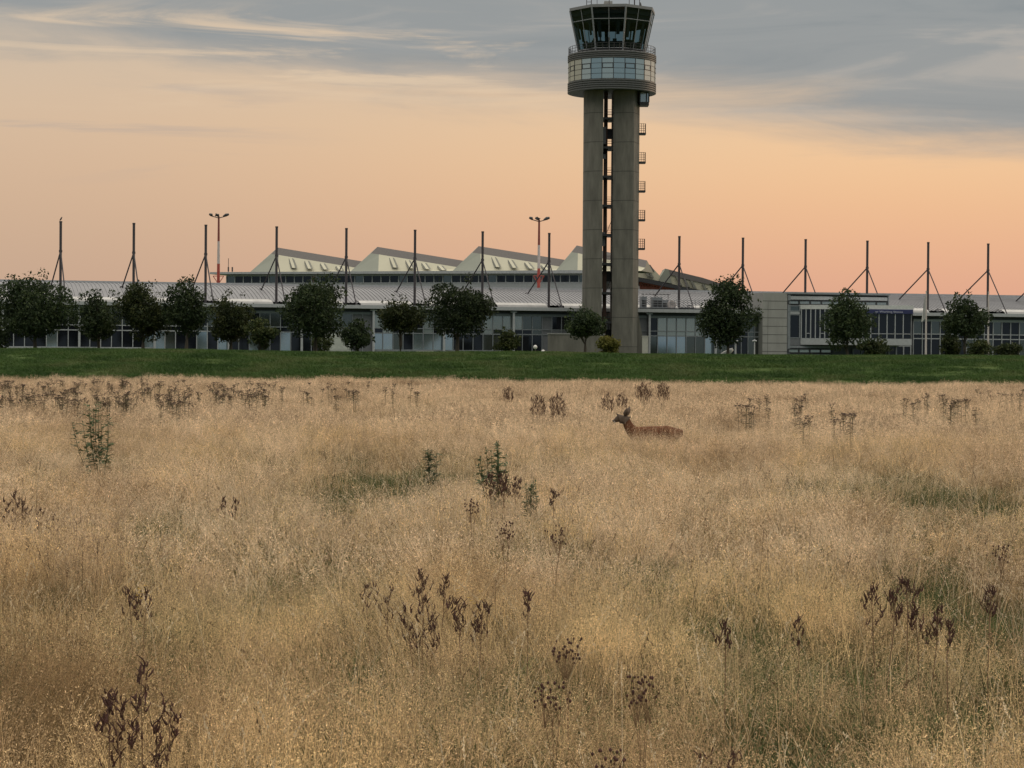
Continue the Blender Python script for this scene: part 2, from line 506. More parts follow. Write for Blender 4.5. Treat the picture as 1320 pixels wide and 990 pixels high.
PAT = {
 -4: ('DDDDDDD', 'DDDDDDD', 'DDDDDDD'), -3: ('DMDDMDD', 'DDDDDDD', 'DDDDDDD'), -2: ('DMDDDMD', 'DDDDDDD', 'DDMDDDD'),
 -1: ('DDMDDDD', 'DDDDDDD', 'DDDDBDD'), 0: ('DDDDMDD', 'DDDDDDD', 'DDDDDDB'), 1: ('DMDDDMD', 'DDDDMDM', 'BMDDBDB'),
 2: ('MDDMMDM', 'DMDDDDD', 'DDBMDBD'), 3: ('DDDPMWW', 'DDPPDWW', 'DDCCPWW'), 4: ('PMDMDPM', 'DPDDMPD', 'BBMDBBB'),
 5: ('DDDMPPP', 'DDDDPMP', 'BDDDMMB'), 6: ('PMMWDDW', 'DDMWWWW', 'DDDWWWW'),
 7: ('WWWDDWW', 'WWWWDWW', 'WWWWWWW'),
 8: ('DPPPPPP', 'DPPPPPP', 'MBBBMMB'), 9: ('PPMDMMM', 'PPMDDMM', 'MMDDDMM')}
for k in range(-4, 10):
    u0 = BAY * (k + .2)
    wd = BAY if k < 9 else ublk0 - u0 - .05
    bay(u0, 7, PAT[k], M_light if k < 2 else M_grey, k in (-4, -3, -2, -1, 0, 4, 5), wd)
ur = uz(1177, 430, -11)[0]
for i in range(7):
    bay(ur + i * BAY, 7, [('MDMDMMD', 'DDDDDDD', 'DDDDDDM'), ('DDMDDMD', 'DDDDDDD', 'DMDDDMD')][i % 2], M_light, False)
for k in range(-4, 10):                               # slim paired posts carrying the fascia
    mb = MB(); u = BAY * (k + .2)
    mb.box(u - .16, u + .16, -11.9, -11.5, 2.05, 9.1)
    mb.box(u - .5, u + .5, -11.88, -11.55, 8.9, 9.08)
    mb.build('post', M_light, hall, off=OFF)
# a pale loading door section
mb = MB()
a = uz(418, 440, -11.3)[0]; b = uz(452, 440, -11.3)[0]
mb.box(a, b, -11.5, -11.3, 2.05, 5.6)
for i in range(1, 4): mb.box(a, b, -11.54, -11.5, 2.05 + i * .9, 2.09 + i * .9)
mb.build('loading_door', mat('door_pale', (.42, .45, .42), .7), hall, off=OFF)

# concrete block and glazed wing at right
BF = -12.8
a = uz(983, 430, BF)[0]; b = uz(1014.5, 430, BF)[0]; e = uz(1146, 400, BF)[0]
ztop = uz(1000, 377.5, BF)[1]
wing = thing('office_wing', W((a + e) / 2, BF, GZ), 'blocky wing with bare concrete end wall, strip windows and projecting glazed room', 'building', rz=ANG)
WO = ((a + e) / 2, BF, GZ)
mb = MB(); mb.box(a, b, BF, 0, 2.05, ztop)
mb.build('concrete_wall', M_conc2, wing, off=WO)
mb = MB()
for i in range(1, 8): mb.box(a - .01, b + .005, BF - .015, BF + .1, ztop - i * 1.33, ztop - i * 1.33 + .07)
mb.box((a + b) / 2 - 1.2, (a + b) / 2 - 1.16, BF - .012, BF + .1, 2.05, ztop - 1.4)
mb.build('joint', M_joint, wing, off=WO)
mb = MB(); mb.box(b, e, BF + .6, 0, 2.05, ztop - .15); mb.build('wall', M_wallg, wing, off=WO)
mb = MB(); mb.box(b - .05, e + .15, BF - .15, -.1, ztop - .15, ztop + .1); mb.build('roof_edge', M_grey, wing, off=WO)
mb = MB(); mb.box(b + .1, b + .55, BF, BF + .5, 2.05, ztop - .2)
mb.box(e - .2, e, BF, BF + .5, uz(1146, 400, BF)[1], ztop - .2); mb.build('frame_post', M_grey, wing, off=WO)
def strip(ya, yb, xa, xb, n, gm, fm, v=BF, name='window'):
    ua, ub = uz(xa, ya, v)[0], uz(xb, ya, v)[0]
    z1, z0 = uz(xa, ya, v)[1], uz(xa, yb, v)[1]
    fr = MB(); 
    fr.box(ua, ub, v - .03, v + .25, z1 - .08, z1 + .06); fr.box(ua, ub, v - .03, v + .25, z0 - .06, z0 + .08)
    for i in range(n + 1):
        x = ua + (ub - ua) * i / n; fr.box(x - .1, x + .1, v - .05, v + .25, z0, z1)
    f = fr.build(name, fm, wing, off=WO)
    p = MB(); p.add([(ua, v + .1, z0), (ub, v + .1, z0), (ub, v + .1, z1), (ua, v + .1, z1)], [(0, 1, 2, 3)])
    p.build('pane', gm, f, off=WO)
def panel(ya, yb, xa, xb, m, v, name, th=.3):
    ua, ub = uz(xa, ya, v)[0], uz(xb, ya, v)[0]
    mb = MB(); mb.box(ua, ub, v, v + th, uz(xa, yb, v)[1], uz(xa, ya, v)[1]); mb.build(name, m, wing, off=WO)
panel(381.5, 386, 1016, 1144, M_light, BF + .05, 'header_panel')
strip(387.5, 392, 1016, 1144, 9, G_pale, M_dark)
strip(394, 401, 1016, 1031, 1, G_mid, M_grey)
panel(401.5, 404.5, 1016, 1031, M_light, BF + .02, 'header_panel')
strip(405.5, 435.5, 1016, 1031, 1, G_dark, M_grey)
panel(436, 445, 1016, 1031, M_wallg, BF + .02, 'spandrel')
panel(445.5, 448.5, 1016, 1072, M_grey, BF - .03, 'spandrel')
strip(450, 454.5, 1016, 1072, 4, G_pale, M_dark)
strip(456, 463, 1016, 1072, 4, G_pale, M_dark)
strip(450, 463, 1100, 1142, 4, G_dark, M_grey)
strip(446, 463, 1146, 1174, 3, G_dark, M_light, BF + .4)
# projecting room: angled left face, straight right face
pL = (uz(1032, 420, BF)[0], BF); pM = (uz(1112, 420, BF - 4.5)[0], BF - 4.5); pR = (uz(1175.5, 420, BF - 4.5)[0], BF - 4.5)
pRb = (pR[0], BF + 2)
zf1, zf0 = uz(1140, 436.5, BF - 4.5)[1], uz(1140, 445, BF - 4.5)[1]
zg1 = uz(1140, 399, BF - 4.5)[1]; zr1 = uz(1140, 393.5, BF - 4.5)[1]
def shrink(ps, d):
    cx = sum(p[0] for p in ps) / len(ps); cy = sum(p[1] for p in ps) / len(ps)
    return [(cx + (x - cx) * (1 + d / 10), cy + (y - cy) * (1 + d / 10)) for x, y in ps]
poly = [pL, pM, pR, pRb, (pL[0], BF + 2)]
mb = MB(); mb.prism(poly, zf0, zf1); mb.build('floor_slab', M_light, wing, off=WO)
mb = MB(); mb.prism(shrink(poly, .25), zg1, zr1); mb.build('projecting_roof', mat('pale_roof_edge', (.5, .52, .52), .6), wing, off=WO)
gp = shrink(poly, -.25)
mb = MB(); mb.prism(gp, zf1, zg1, False); g_ = mb.build('glazing', G_dark, wing, off=WO)
mb = MB()
def lerp2(p, q, t): return (p[0] + (q[0] - p[0]) * t, p[1] + (q[1] - p[1]) * t)
gp2 = shrink(poly, -.12)
for (p, q, n) in ((gp2[0], gp2[1], 13), (gp2[1], gp2[2], 6), (gp2[2], gp2[3], 3)):
    for i in range(n + 1):
        x, y = lerp2(p, q, i / n); mb.box(x - .07, x + .07, y - .07, y + .07, zf1, zg1)
    for zz in (zf1 + .75,):
        for i in range(0, n):
            if i % 3 == 1 or n == 6:
                p0, p1 = lerp2(p, q, i / n), lerp2(p, q, (i + 1) / n)
                mb.tube([(p0[0], p0[1], zz), (p1[0], p1[1], zz)], .05, 4)
mb.build('mullion', M_light, g_, off=WO)
# navy name band
zs1, zs0 = uz(1150, 398.9, BF - 4.8)[1], uz(1150, 404.2, BF - 4.8)[1]
mb = MB(); sx0, sx1 = uz(1118, 400, BF - 4.8)[0], pR[0] + .1
mb.box(sx0, sx1, BF - 4.72, BF - 4.5, zs0, zs1)
sgn = mb.build('sign_band', M_navy, wing, off=WO)
cu = bpy.data.curves.new('sign_text', 'FONT'); cu.body = 'er Working Stones'; cu.size = .56; cu.extrude = .02
cu.align_x = 'LEFT'
to = bpy.data.objects.new('sign_text_tmp', cu); COL.objects.link(to)
dg = bpy.context.evaluated_depsgraph_get()
tm = bpy.data.meshes.new_from_object(to.evaluated_get(dg)); bpy.data.objects.remove(to)
tm.materials.clear(); tm.materials.append(M_text)
wdt = max(v.co.x for v in tm.vertices)
ua, ub = uz(1128.5, 401, BF - 4.8)[0], uz(1164, 401, BF - 4.8)[0]
for v in tm.vertices:
    x, y, z = v.co
    v.co = (ua + x / wdt * (ub - ua) - WO[0], BF - 4.74 - z - WO[1], zs0 + .13 + y * .80 - WO[2])
to = bpy.data.objects.new('sign_text', tm); COL.objects.link(to); to.parent = sgn

# ------------------------------------------------------------------ masts on the hall
MAST_TXT = ['furthest left, bird on top', 'second from the left, beside the dark tree row', 'just left of the red and white floodlight pole', 'in front of the first pale roof peak',
 'just left of the second roof peak', 'in front of the second roof peak', 'in front of the third roof peak', 'just right of the slimmer floodlight pole', 'hidden by the control tower',
 'first one right of the control tower', 'rising behind the tree right of the control tower', 'over the concrete end of the office wing', 'over the glazed room of the office wing', 'behind the bare flagpole, right part',
 'furthest right, beside the second flagpole', 'beyond the right edge']
def make_mast():
    t = thing('roof_mast', (0, 0, 0), 'x', 'mast')
    mb = MB(); mb.tube([(0, 0, 9.7), (0, 0, 22.0)], .20, 12); mb.tube([(0, 0, 9.7), (0, 0, 9.95)], .5, 10); mb.tube([(0, 0, 21.9), (0, 0, 22.12)], .23, 10)
    mb.build('pole', M_steel, t)
    mb = MB(); mb.tube([(0, 0, 17.6), (-1.0, 10, 12.45)], .11, 6); mb.tube([(-1.0, 10, 12.35), (-1.05, 10.3, 12.6)], .3, 8); mb.build('strut', M_steel, t)
    mb = MB(); mb.tube([(0, 0, 17.6), (.54, -6.4, 9.75)], .10, 6); mb.tube([(.54, -6.4, 9.72), (.54, -6.4, 9.95)], .32, 8); mb.build('strut', M_steel, t)
    mb = MB(); mb.tube([(0, 0, 17.4), (0, 0, 17.75)], .26, 10); mb.build('collar', M_steel, t)
    return t
m0 = make_mast()
for n in range(0, 16):
    if n == 8: continue
    o = m0 if n == 0 else copy_tree(m0)
    p = W(n * BAY, 0); p.z = 0.0 - .022 * n
    o.location = p; o.rotation_euler = (0, 0, ANG)
    o['label'] = 'dark steel roof mast with two struts, ' + MAST_TXT[n]
    o['group'] = 'steel masts along the hall roof'
    o.name = 'roof_mast'
# perched bird on the first mast
bp = W(0, 0, 22.12)
bt = MB(); bt.tube([bp + Vector((-.20, 0, .10)), bp + Vector((-.05, 0, .22)), bp + Vector((.06, 0, .38)), bp + Vector((.10, 0, .52)), bp + Vector((.17, 0, .60)), bp + Vector((.27, 0, .58))], [.03, .10, .13, .08, .07, .01], 8)
bt.tube([bp, bp + Vector((0, 0, .2))], .02, 5)
bd = bt.build('perched_bird', M_dark, off=tuple(bp), smooth=True); bd.location = bp
tag(bd, 'small dark bird perched on the leftmost roof mast', 'bird')

# ------------------------------------------------------------------ control tower
TY = 338.0
def tz(y): return at(787.5, y, TY).z
tcx = at(787.5, 250, TY).x
S = TY / FPX
TO = (tcx, TY, GZ)
tower = thing('control_tower', (tcx, TY, GZ), 'tall grey concrete airport control tower with flared glass cab on round deck', 'control tower')
def tp(name, mb, m, parent=None, smooth=False): return mb.build(name, m, parent or tower, smooth, off=TO)
X_ = lambda px: tcx + (px - 787.5) * S
zt = 42.5
# left shaft (bowed), right shaft (bowed face, arris, recessed side)
def bow(x0, x1, n, yc, depth, bulge):
    return [(x0 + (x1 - x0) * i / n, yc - bulge * math.sin(math.pi * i / n)) for i in range(n + 1)]
lf = []
for i in range(9):                                     # part of a circle: front-left sweep
    t = i / 8
    x = X_(752) + (X_(775.7) - X_(752)) * t
    lf.append((x, TY - 1.2 - 2.6 * math.sqrt(max(0, 1 - (1 - t) ** 2 * .96))))
polyL = lf + [(X_(775.7), TY + 3.6), (X_(760), TY + 3.9), (X_(752), TY + 2.2)]
mb = MB(); mb.prism(polyL, 1.6, zt); tp('left_shaft', mb, M_conc)
rf = [(X_(788.8) + (X_(813.6) - X_(788.8)) * i / 8, TY - 3.9 + .9 * (1 - i / 8) ** 2) for i in range(9)]
polyR = rf + [(X_(815), TY - 3.8), (X_(823.3), TY - .8), (X_(823.3), TY + 2.6), (X_(812), TY + 4), (X_(788.8), TY + 3.6)]
mb = MB(); mb.prism(polyR, 1.6, zt); tp('right_shaft', mb, M_conc)
# flared foot at right
mb = MB()
z_a, z_b = tz(402), 1.6
ya, yb = TY - .9, TY + 1.6
mb.add([(X_(823.3), ya, z_b), (X_(829), ya, z_b), (X_(829), ya, tz(432)), (X_(823.3), ya, z_a), (X_(823.3), yb, z_b), (X_(829), yb, z_b), (X_(829), yb, tz(432)), (X_(823.3), yb, z_a)],
       [(0, 1, 2, 3), (7, 6, 5, 4), (1, 5, 6, 2), (2, 6, 7, 3)])
tp('foot_buttress', mb, M_conc)
# pour joints as thin dark bands
def offset_poly(poly, d):
    cx = sum(p[0] for p in poly) / len(poly); cy = sum(p[1] for p in poly) / len(poly)
    return [(x + (x - cx) / math.hypot(x - cx, y - cy) * d, y + (y - cy) / math.hypot(x - cx, y - cy) * d) for x, y in poly]
mb = MB()
for i in range(9):
    zz = tz(148.5 + 37.3 * i)
    for P in (polyL, polyR):
        mb.prism(offset_poly(P, .012), zz - .045, zz + .045)
tp('pour_joint', mb, mat('pour_joint_dark', (.055, .055, .05), .9))
# slot: landings, stair posts, flights, rails
for i in range(9):
    zz = tz(153.2 + 37.3 * i)
    if zz < 3: continue
    mb = MB(); mb.box(X_(775.8), X_(788.7), TY - 2.4, TY + 2.2, zz - .34, zz)
    ld = tp('landing', mb, M_dark)
    mb = MB()
    for h in (.45, .85, 1.15):
        mb.tube([(X_(781.5), TY + 2.1, zz + h), (X_(788.7), TY + 2.1, zz + h)], .03, 5)
        mb.tube([(X_(781.5), TY - 2.3, zz + h), (X_(788.7), TY - 2.3, zz + h)], .025, 5)
    tp('rail', mb, M_brown, ld)
    if i in (0, 5, 7):
        mb = MB(); zz2 = zz - 2.2 if i == 0 else zz - 2.0
        mb.box(X_(781), X_(788.7), TY + .5, TY + 1.8, zz2 - .75, zz2 + .75); tp('stair_flight', mb, M_dark, ld)
    else:
        mb = MB(); mb.add([(X_(781.5), TY + .4, zz), (X_(781.5), TY + 1.2, zz), (X_(788.5), TY + 1.2, zz + 2.2), (X_(788.5), TY + .4, zz + 2.2),
                           (X_(781.5), TY + .4, zz - .15), (X_(781.5), TY + 1.2, zz - .15), (X_(788.5), TY + 1.2, zz + 2.0), (X_(788.5), TY + .4, zz + 2.0)],
                          [(0, 1, 2, 3), (7, 6, 5, 4), (0, 3, 7, 4), (1, 5, 6, 2)])
        if i in (4, 6): tp('stair_flight', mb, M_brown, ld)
mb = MB(); mb.box(X_(777.8), X_(782.6), TY - .4, TY + .5, 2, zt); tp('stair_post', mb, M_brown)
mb = MB()
for (ya_, yb_) in ((187, 206), (165, 200), (300, 318)): mb.box(X_(775.8), X_(780), TY - 1.6, TY - 1.4, tz(yb_), tz(ya_))
tp('slot_panel', mb, M_wallg)
# side balconies
for yb_ in (173.6, 210.6, 247.7, 284.8, 321.8):
    z0 = tz(yb_)
    mb = MB(); mb.box(X_(823.3), X_(831.6), TY - 1.0, TY + .9, z0, z0 + .25)
    bl = tp('balcony', mb, M_dark)
    mb = MB()
    for h in (.55, .9, 1.25, 1.6):
        mb.tube([(X_(823.3), TY - .95, z0 + h), (X_(831.0), TY - .95, z0 + h), (X_(831.3), TY - .6, z0 + h), (X_(831.3), TY + .85, z0 + h)], .035, 5)
    for xx in (X_(825.6), X_(828.3), X_(831.0)):
        mb.tube([(xx, TY - .95, z0 + .2), (xx, TY - .95, z0 + 1.65)], .04, 5)
    for yy in (-.3, .3, .85): mb.tube([(X_(831.3), TY + yy, z0 + .2), (X_(831.3), TY + yy, z0 + 1.65)], .05, 5)
    tp('railing', mb, M_brown, bl)
# small glazed box under the deck at right
mb = MB(); mb.box(X_(822.5), X_(834.3), TY - 2.6, TY + .2, tz(137.6), tz(133.5)); bx_ = tp('lift_box', mb, M_dark)
mb = MB(); mb.box(X_(822.9), X_(834.0), TY - 2.5, TY + .1, tz(133.5), tz(121.5)); tp('pane', mb, G_pale, bx_)
mb = MB()
for xx in (822.7, 831, 834.1): mb.box(X_(xx) - .09, X_(xx) + .09, TY - 2.58, TY - 2.44, tz(134), tz(121.5))
tp('frame', mb, M_dark, bx_)
# round deck: ribbed parapets, glazed band
RR = 57 * S
z = dict(t0=tz(72.3), t1=tz(81.6), g1=tz(107.8), b1=tz(121.3))
def ribs(z0, z1, n, r0):
    pr = []
    for i in range(n):
        a = z0 + (z1 - z0) * i / n; b = z0 + (z1 - z0) * (i + 1) / n; h = b - a
        pr += [(r0 - .14, a), (r0 - .02, a + .12 * h), (r0, a + .3 * h), (r0, a + .72 * h), (r0 - .14, a + .9 * h)]
    return pr
mb = MB(); mb.lathe(ribs(z['t1'], z['t0'], 4, RR) + [(RR - .2, z['t0'] + .06), (RR - .6, z['t0'] + .02)], tcx, TY, 72); tp('upper_parapet', mb, M_slat)
mb = MB(); mb.lathe([(0.01, z['b1'] + .25), (4.8, z['b1'] + .22), (RR - .35, z['b1'])] + ribs(z['b1'], z['g1'], 5, RR) + [(RR - .2, z['g1'])], tcx, TY, 72); tp('lower_parapet', mb, M_slat)
mb = MB(); mb.lathe([(.01, z['t0'] - .1), (RR - .3, z['t0'] - .1)], tcx, TY, 72); tp('deck', mb, M_wallg)
zg0, zg1_ = z['g1'], z['t1']
for k in range(24):
    a0 = math.radians(-90 - .5 + 15 * k); a1 = a0 + math.radians(15)
    rg = RR - .1
    fm = MB()
    def P(a, r_, zz): return (tcx + r_ * math.cos(a), TY + r_ * math.sin(a), zz)
    e_ = .008
    for j in range(5):
        zz = zg0 + (zg1_ - zg0) * j / 4
        fm.add([P(a0, rg + .03, zz - .03), P(a1, rg + .03, zz - .03), P(a1, rg + .03, zz + .03), P(a0, rg + .03, zz + .03)], [(0, 1, 2, 3)])
    fm.add([P(a0 - e_, rg + .035, zg0), P(a0 + e_, rg + .035, zg0), P(a0 + e_, rg + .035, zg1_), P(a0 - e_, rg + .035, zg1_)], [(0, 1, 2, 3)])
    if k % 2 == 1 or k == 0 and False:                # opening light with a heavy frame in the second row
        za, zb = zg0 + (zg1_ - zg0) * .5, zg0 + (zg1_ - zg0) * .75
        for (b0, b1, c0, c1) in ((a0, a1, za, za + .09), (a0, a1, zb - .09, zb), (a0, a0 + .022, za, zb), (a1 - .022, a1, za, zb)):
            fm.add([P(b0, rg + .06, c0), P(b1, rg + .06, c0), P(b1, rg + .06, c1), P(b0, rg + .06, c1)], [(0, 1, 2, 3)])
    fw = tp('window', fm, M_dark)
    pm = MB(); pm.add([P(a0, rg, zg0), P(a1, rg, zg0), P(a1, rg, zg1_), P(a0, rg, zg1_)], [(0, 1, 2, 3)])
    tp('pane', pm, G_band[{17: 2, 18: 2, 19: 2, 20: 2, 21: 0, 22: 1, 23: 0, 0: 1, 1: 1, 2: 0, 3: 3, 4: 3, 5: 3}.get(k, k % 3)], fw)
# deck railing
mb = MB()
for h in (.35, .75, 1.15):
    mb.tube([(tcx + (RR - .15) * math.cos(t * math.pi / 24), TY + (RR - .15) * math.sin(t * math.pi / 24), z['t0'] + h) for t in range(49)], .035, 5)
for k in range(48):
    t = k * math.pi / 24; mb.tube([(tcx + (RR - .15) * math.cos(t), TY + (RR - .15) * math.sin(t), z['t0']), (tcx + (RR - .15) * math.cos(t), TY + (RR - .15) * math.sin(t), z['t0'] + 1.17)], .035, 4)
tp('deck_railing', mb, M_dark)
# octagonal cab, flaring upwards
zc0, zc1 = z['t0'] - .1, tz(17.0)
Rb, Rt = 44.0 * S, 56.5 * S
def oc(k, t, extra=0.0):
    a = math.radians(-90 - 30 + 45 * k)
    r_ = Rb + (Rt - Rb) * t + extra
    return Vector((tcx + r_ * math.cos(a), TY + r_ * math.sin(a), zc0 + (zc1 - zc0) * t))
mb = MB()
mb.prism([tuple(oc(k, 1, .12).xy) for k in range(8)], zc1, zc1 + .42); tp('cab_roof', mb, mat('cab_roof_grey', (.17, .18, .19), .6))
for k in range(8):
    ps = [oc(k, .1), oc(k + 1, .1), oc(k + 1, .99), oc(k, .99)]
    mb = MB(); mb.add(ps, [(0, 1, 2, 3)]); pn = tp('cab_pane', mb, G_cab)
    mb = MB()
    for t in (.745,): mb.tube([oc(k, t, .03), oc(k + 1, t, .03)], .055, 6)
    mid0 = (oc(k, .0) + oc(k + 1, .0)) / 2; mid1 = (oc(k, 1) + oc(k + 1, 1)) / 2
    mb.tube([mid0, mid1], .06, 6); mb.tube([oc(k, .1, .03), oc(k + 1, .1, .03)], .08, 6); tp('bar', mb, M_grey, pn)
    mb = MB(); mb.tube([oc(k, 0, .03), oc(k, 1, .03)], {2: .08, 3: .05}.get(k, .14), 6); tp('corner_post', mb, M_grey)
mb = MB()
vs = [oc(k, 0) for k in range(8)] + [oc(k, .1) for k in range(8)]
mb.add(vs, [(i, (i + 1) % 8, 8 + (i + 1) % 8, 8 + i) for i in range(8)]); tp('cab_apron', mb, M_dark)
# inside: ceiling, blinds on the upper lights, desks
mb = MB(); mb.prism([tuple(oc(k, .93, -.15).xy) for k in range(8)], zc0 + (zc1 - zc0) * .86, zc1 - .05); tp('cab_ceiling', mb, mat('cab_inside', (.012, .016, .018), .9))
mb = MB()
vs = [oc(k, .27, -.9) for k in range(8)] + [oc(k, .0, -.9) for k in range(8)]
mb.add(vs, [(i, 8 + i, 8 + (i + 1) % 8, (i + 1) % 8) for i in range(8)] + [tuple(range(8))]); tp('desk_ring', mb, mat('cab_inside', (0, 0, 0)))
mb = MB()
for k in range(8):
    a, b = oc(k, .70, -.2), oc(k + 1, .70, -.2); c, d = oc(k + 1, .9, -.2), oc(k, .9, -.2)
    mb.add([a, b, c, d], [(0, 1, 2, 3)])
bl_ = tp('roller_blind', mb, mat('cab_inside', (0, 0, 0)))
mb = MB(); rr = random.Random(3)
for i in range(22):
    a = rr.uniform(0, 6.28); r_ = Rb - 1.1; x, y = tcx + r_ * math.cos(a), TY + r_ * math.sin(a)
    h = rr.uniform(.3, .8); mb.box(x - .3, x + .3, y - .1, y + .1, zc0 + 1.4, zc0 + 1.6 + h)
tp('monitor', mb, mat('cab_inside', (0, 0, 0)))
mb = MB()
for k in range(8):
    for (t0, t1, dn) in ((.12, .24, .34), (.74, .86, .40)):
        a, b = oc(k, dn, -.12).lerp(oc(k + 1, dn, -.12), t0), oc(k, dn, -.12).lerp(oc(k + 1, dn, -.12), t1)
        c, d = oc(k, .8, -.12).lerp(oc(k + 1, .8, -.12), t1), oc(k, .8, -.12).lerp(oc(k + 1, .8, -.12), t0)
        mb.add([a, b, c, d], [(0, 1, 2, 3)])
tp('side_blind', mb, mat('cab_inside', (0, 0, 0)))
mb = MB()
for k in (2, 3):                                       # blinds added for the sunset glint, orange glow put into their cloth
    for i in range(4):
        if k == 3 and i > 1: continue
        a, b = oc(k, .06, -.06).lerp(oc(k + 1, .06, -.06), i / 4 + .03), oc(k, .06, -.06).lerp(oc(k + 1, .06, -.06), i / 4 + .21)
        c, d = oc(k, .97, -.06).lerp(oc(k + 1, .97, -.06), i / 4 + .21), oc(k, .97, -.06).lerp(oc(k + 1, .97, -.06), i / 4 + .03)
        if k == 3: mb.add([a, b, c, d], [(0, 1, 2, 3)])
for i in range(6):
    k = 2
    a, b = oc(k, .06, -.06).lerp(oc(k + 1, .06, -.06), i / 6 + .02), oc(k, .06, -.06).lerp(oc(k + 1, .06, -.06), i / 6 + .14)
    c, d = oc(k, .97, -.06).lerp(oc(k + 1, .97, -.06), i / 6 + .14), oc(k, .97, -.06).lerp(oc(k + 1, .97, -.06), i / 6 + .02)
    mb.add([a, b, c, d], [(0, 1, 2, 3)])
tp('glint_blind', mb, mat('sunset_glow_cloth', (.85, .62, .50), .7))
# roof gear
mb = MB(); mb.box(X_(776.5), X_(787), TY - 1.5, TY + 1, zc1 + .4, zc1 + 1.6); tp('roof_unit', mb, M_conc2)
for (px, h, r_) in ((753.5, 4.6, .05), (759.5, 5.2, .06), (766.8, 4.5, .04), (782.3, 5.5, .05), (807.8, 4.6, .05), (814.5, 5, .09), (821, 4.4, .05)):
    mb = MB(); mb.tube([(X_(px), TY - 3.0, zc1 + .4), (X_(px), TY - 3.0, zc1 + .4 + h)], r_, 6)
    if px in (753.5, 814.5): mb.tube([(X_(px) + .1, TY - 3, zc1 + 1.7), (X_(px) + .1, TY - 3, zc1 + 2.8)], .12, 6)
    if px == 753.5: mb.tube([(X_(px), TY - 3, zc1 + 1.2), (X_(759.5), TY - 3, zc1 + 1.2)], .04, 5)
    tp('antenna', mb, M_steel)
mb = MB(); mb.tube([(X_(822), TY - 3, zc1 + .4), (X_(822), TY - 3, zc1 + .8), (X_(822), TY - 3, zc1 + 1.2)], [.22, .2, .05], 8); tp('beacon', mb, M_dark)

# ------------------------------------------------------------------ back building with saw-toothed roof shells
BY0, BY1 = 441.0, 420.0         # depth at px 292 and at px 760
pA = at(292, 366, BY0); pB = at(770, 366, BY1)
ad = Vector((pB.x - pA.x, pB.y - pA.y, 0)); LEN = ad.length; ad.normalize(); bdv = Vector((-ad.y, ad.x, 0))
BA = math.atan2(ad.y, ad.x)
def ua_(px, py, b=0.0):
    d = ray(px, py); t = (b - (EYE - pA).dot(bdv)) / d.dot(bdv); p = EYE + d * t
    return (p - pA).dot(ad), p.z
conc = thing('departure_hall', (pA.x, pA.y, GZ), 'grey departure hall behind with ribbon windows under four pale shed roof peaks', 'building', rz=BA)
CO = (0, 0, GZ)
zr1, zr0 = ua_(500, 355.2)[1], ua_(500, 364.5)[1]
mb = MB(); mb.box(0, LEN, .3, 40, 2.05, zr1 + .4); mb.build('wall', M_wallg, conc, off=CO)
mb = MB(); mb.box(0, LEN, 0, .3, 2.05, zr0 - .05); mb.build('parapet_wall', M_light, conc, off=CO)
aL = ua_(274, 352)[0]
mb = MB(); mb.add([(aL, -1.4, zr1 + .35), (LEN, -1.4, zr1 + .25), (LEN, -1.4, zr1 + .85), (aL, -1.4, zr1 + .75), (aL, 40, zr1 + .35), (LEN, 40, zr1 + .25), (LEN, 40, zr1 + .85), (aL, 40, zr1 + .75)],
                  [(0, 1, 2, 3), (3, 2, 6, 7), (0, 4, 5, 1), (0, 3, 7, 4)])
mb.build('eave', M_light, conc, off=CO)
nwin = 42
wn = LEN / nwin
for i in range(nwin):
    mb = MB(); a = i * wn
    mb.box(a - .09, a + .09, -.08, .25, zr0, zr1); mb.box(a, a + wn, -.05, .25, zr0 - .12, zr0 + .06); mb.box(a, a + wn, -.05, .25, zr1 - .06, zr1 + .25)
    f = mb.build('window', M_light, conc, off=CO)
    mb = MB(); mb.add([(a + .09, .1, zr0), (a + wn - .09, .1, zr0), (a + wn - .09, .1, zr1), (a + .09, .1, zr1)], [(0, 1, 2, 3)]); mb.build('pane', G_dark if i % 5 else G_mid, f, off=CO)
zb = zr1 + .8
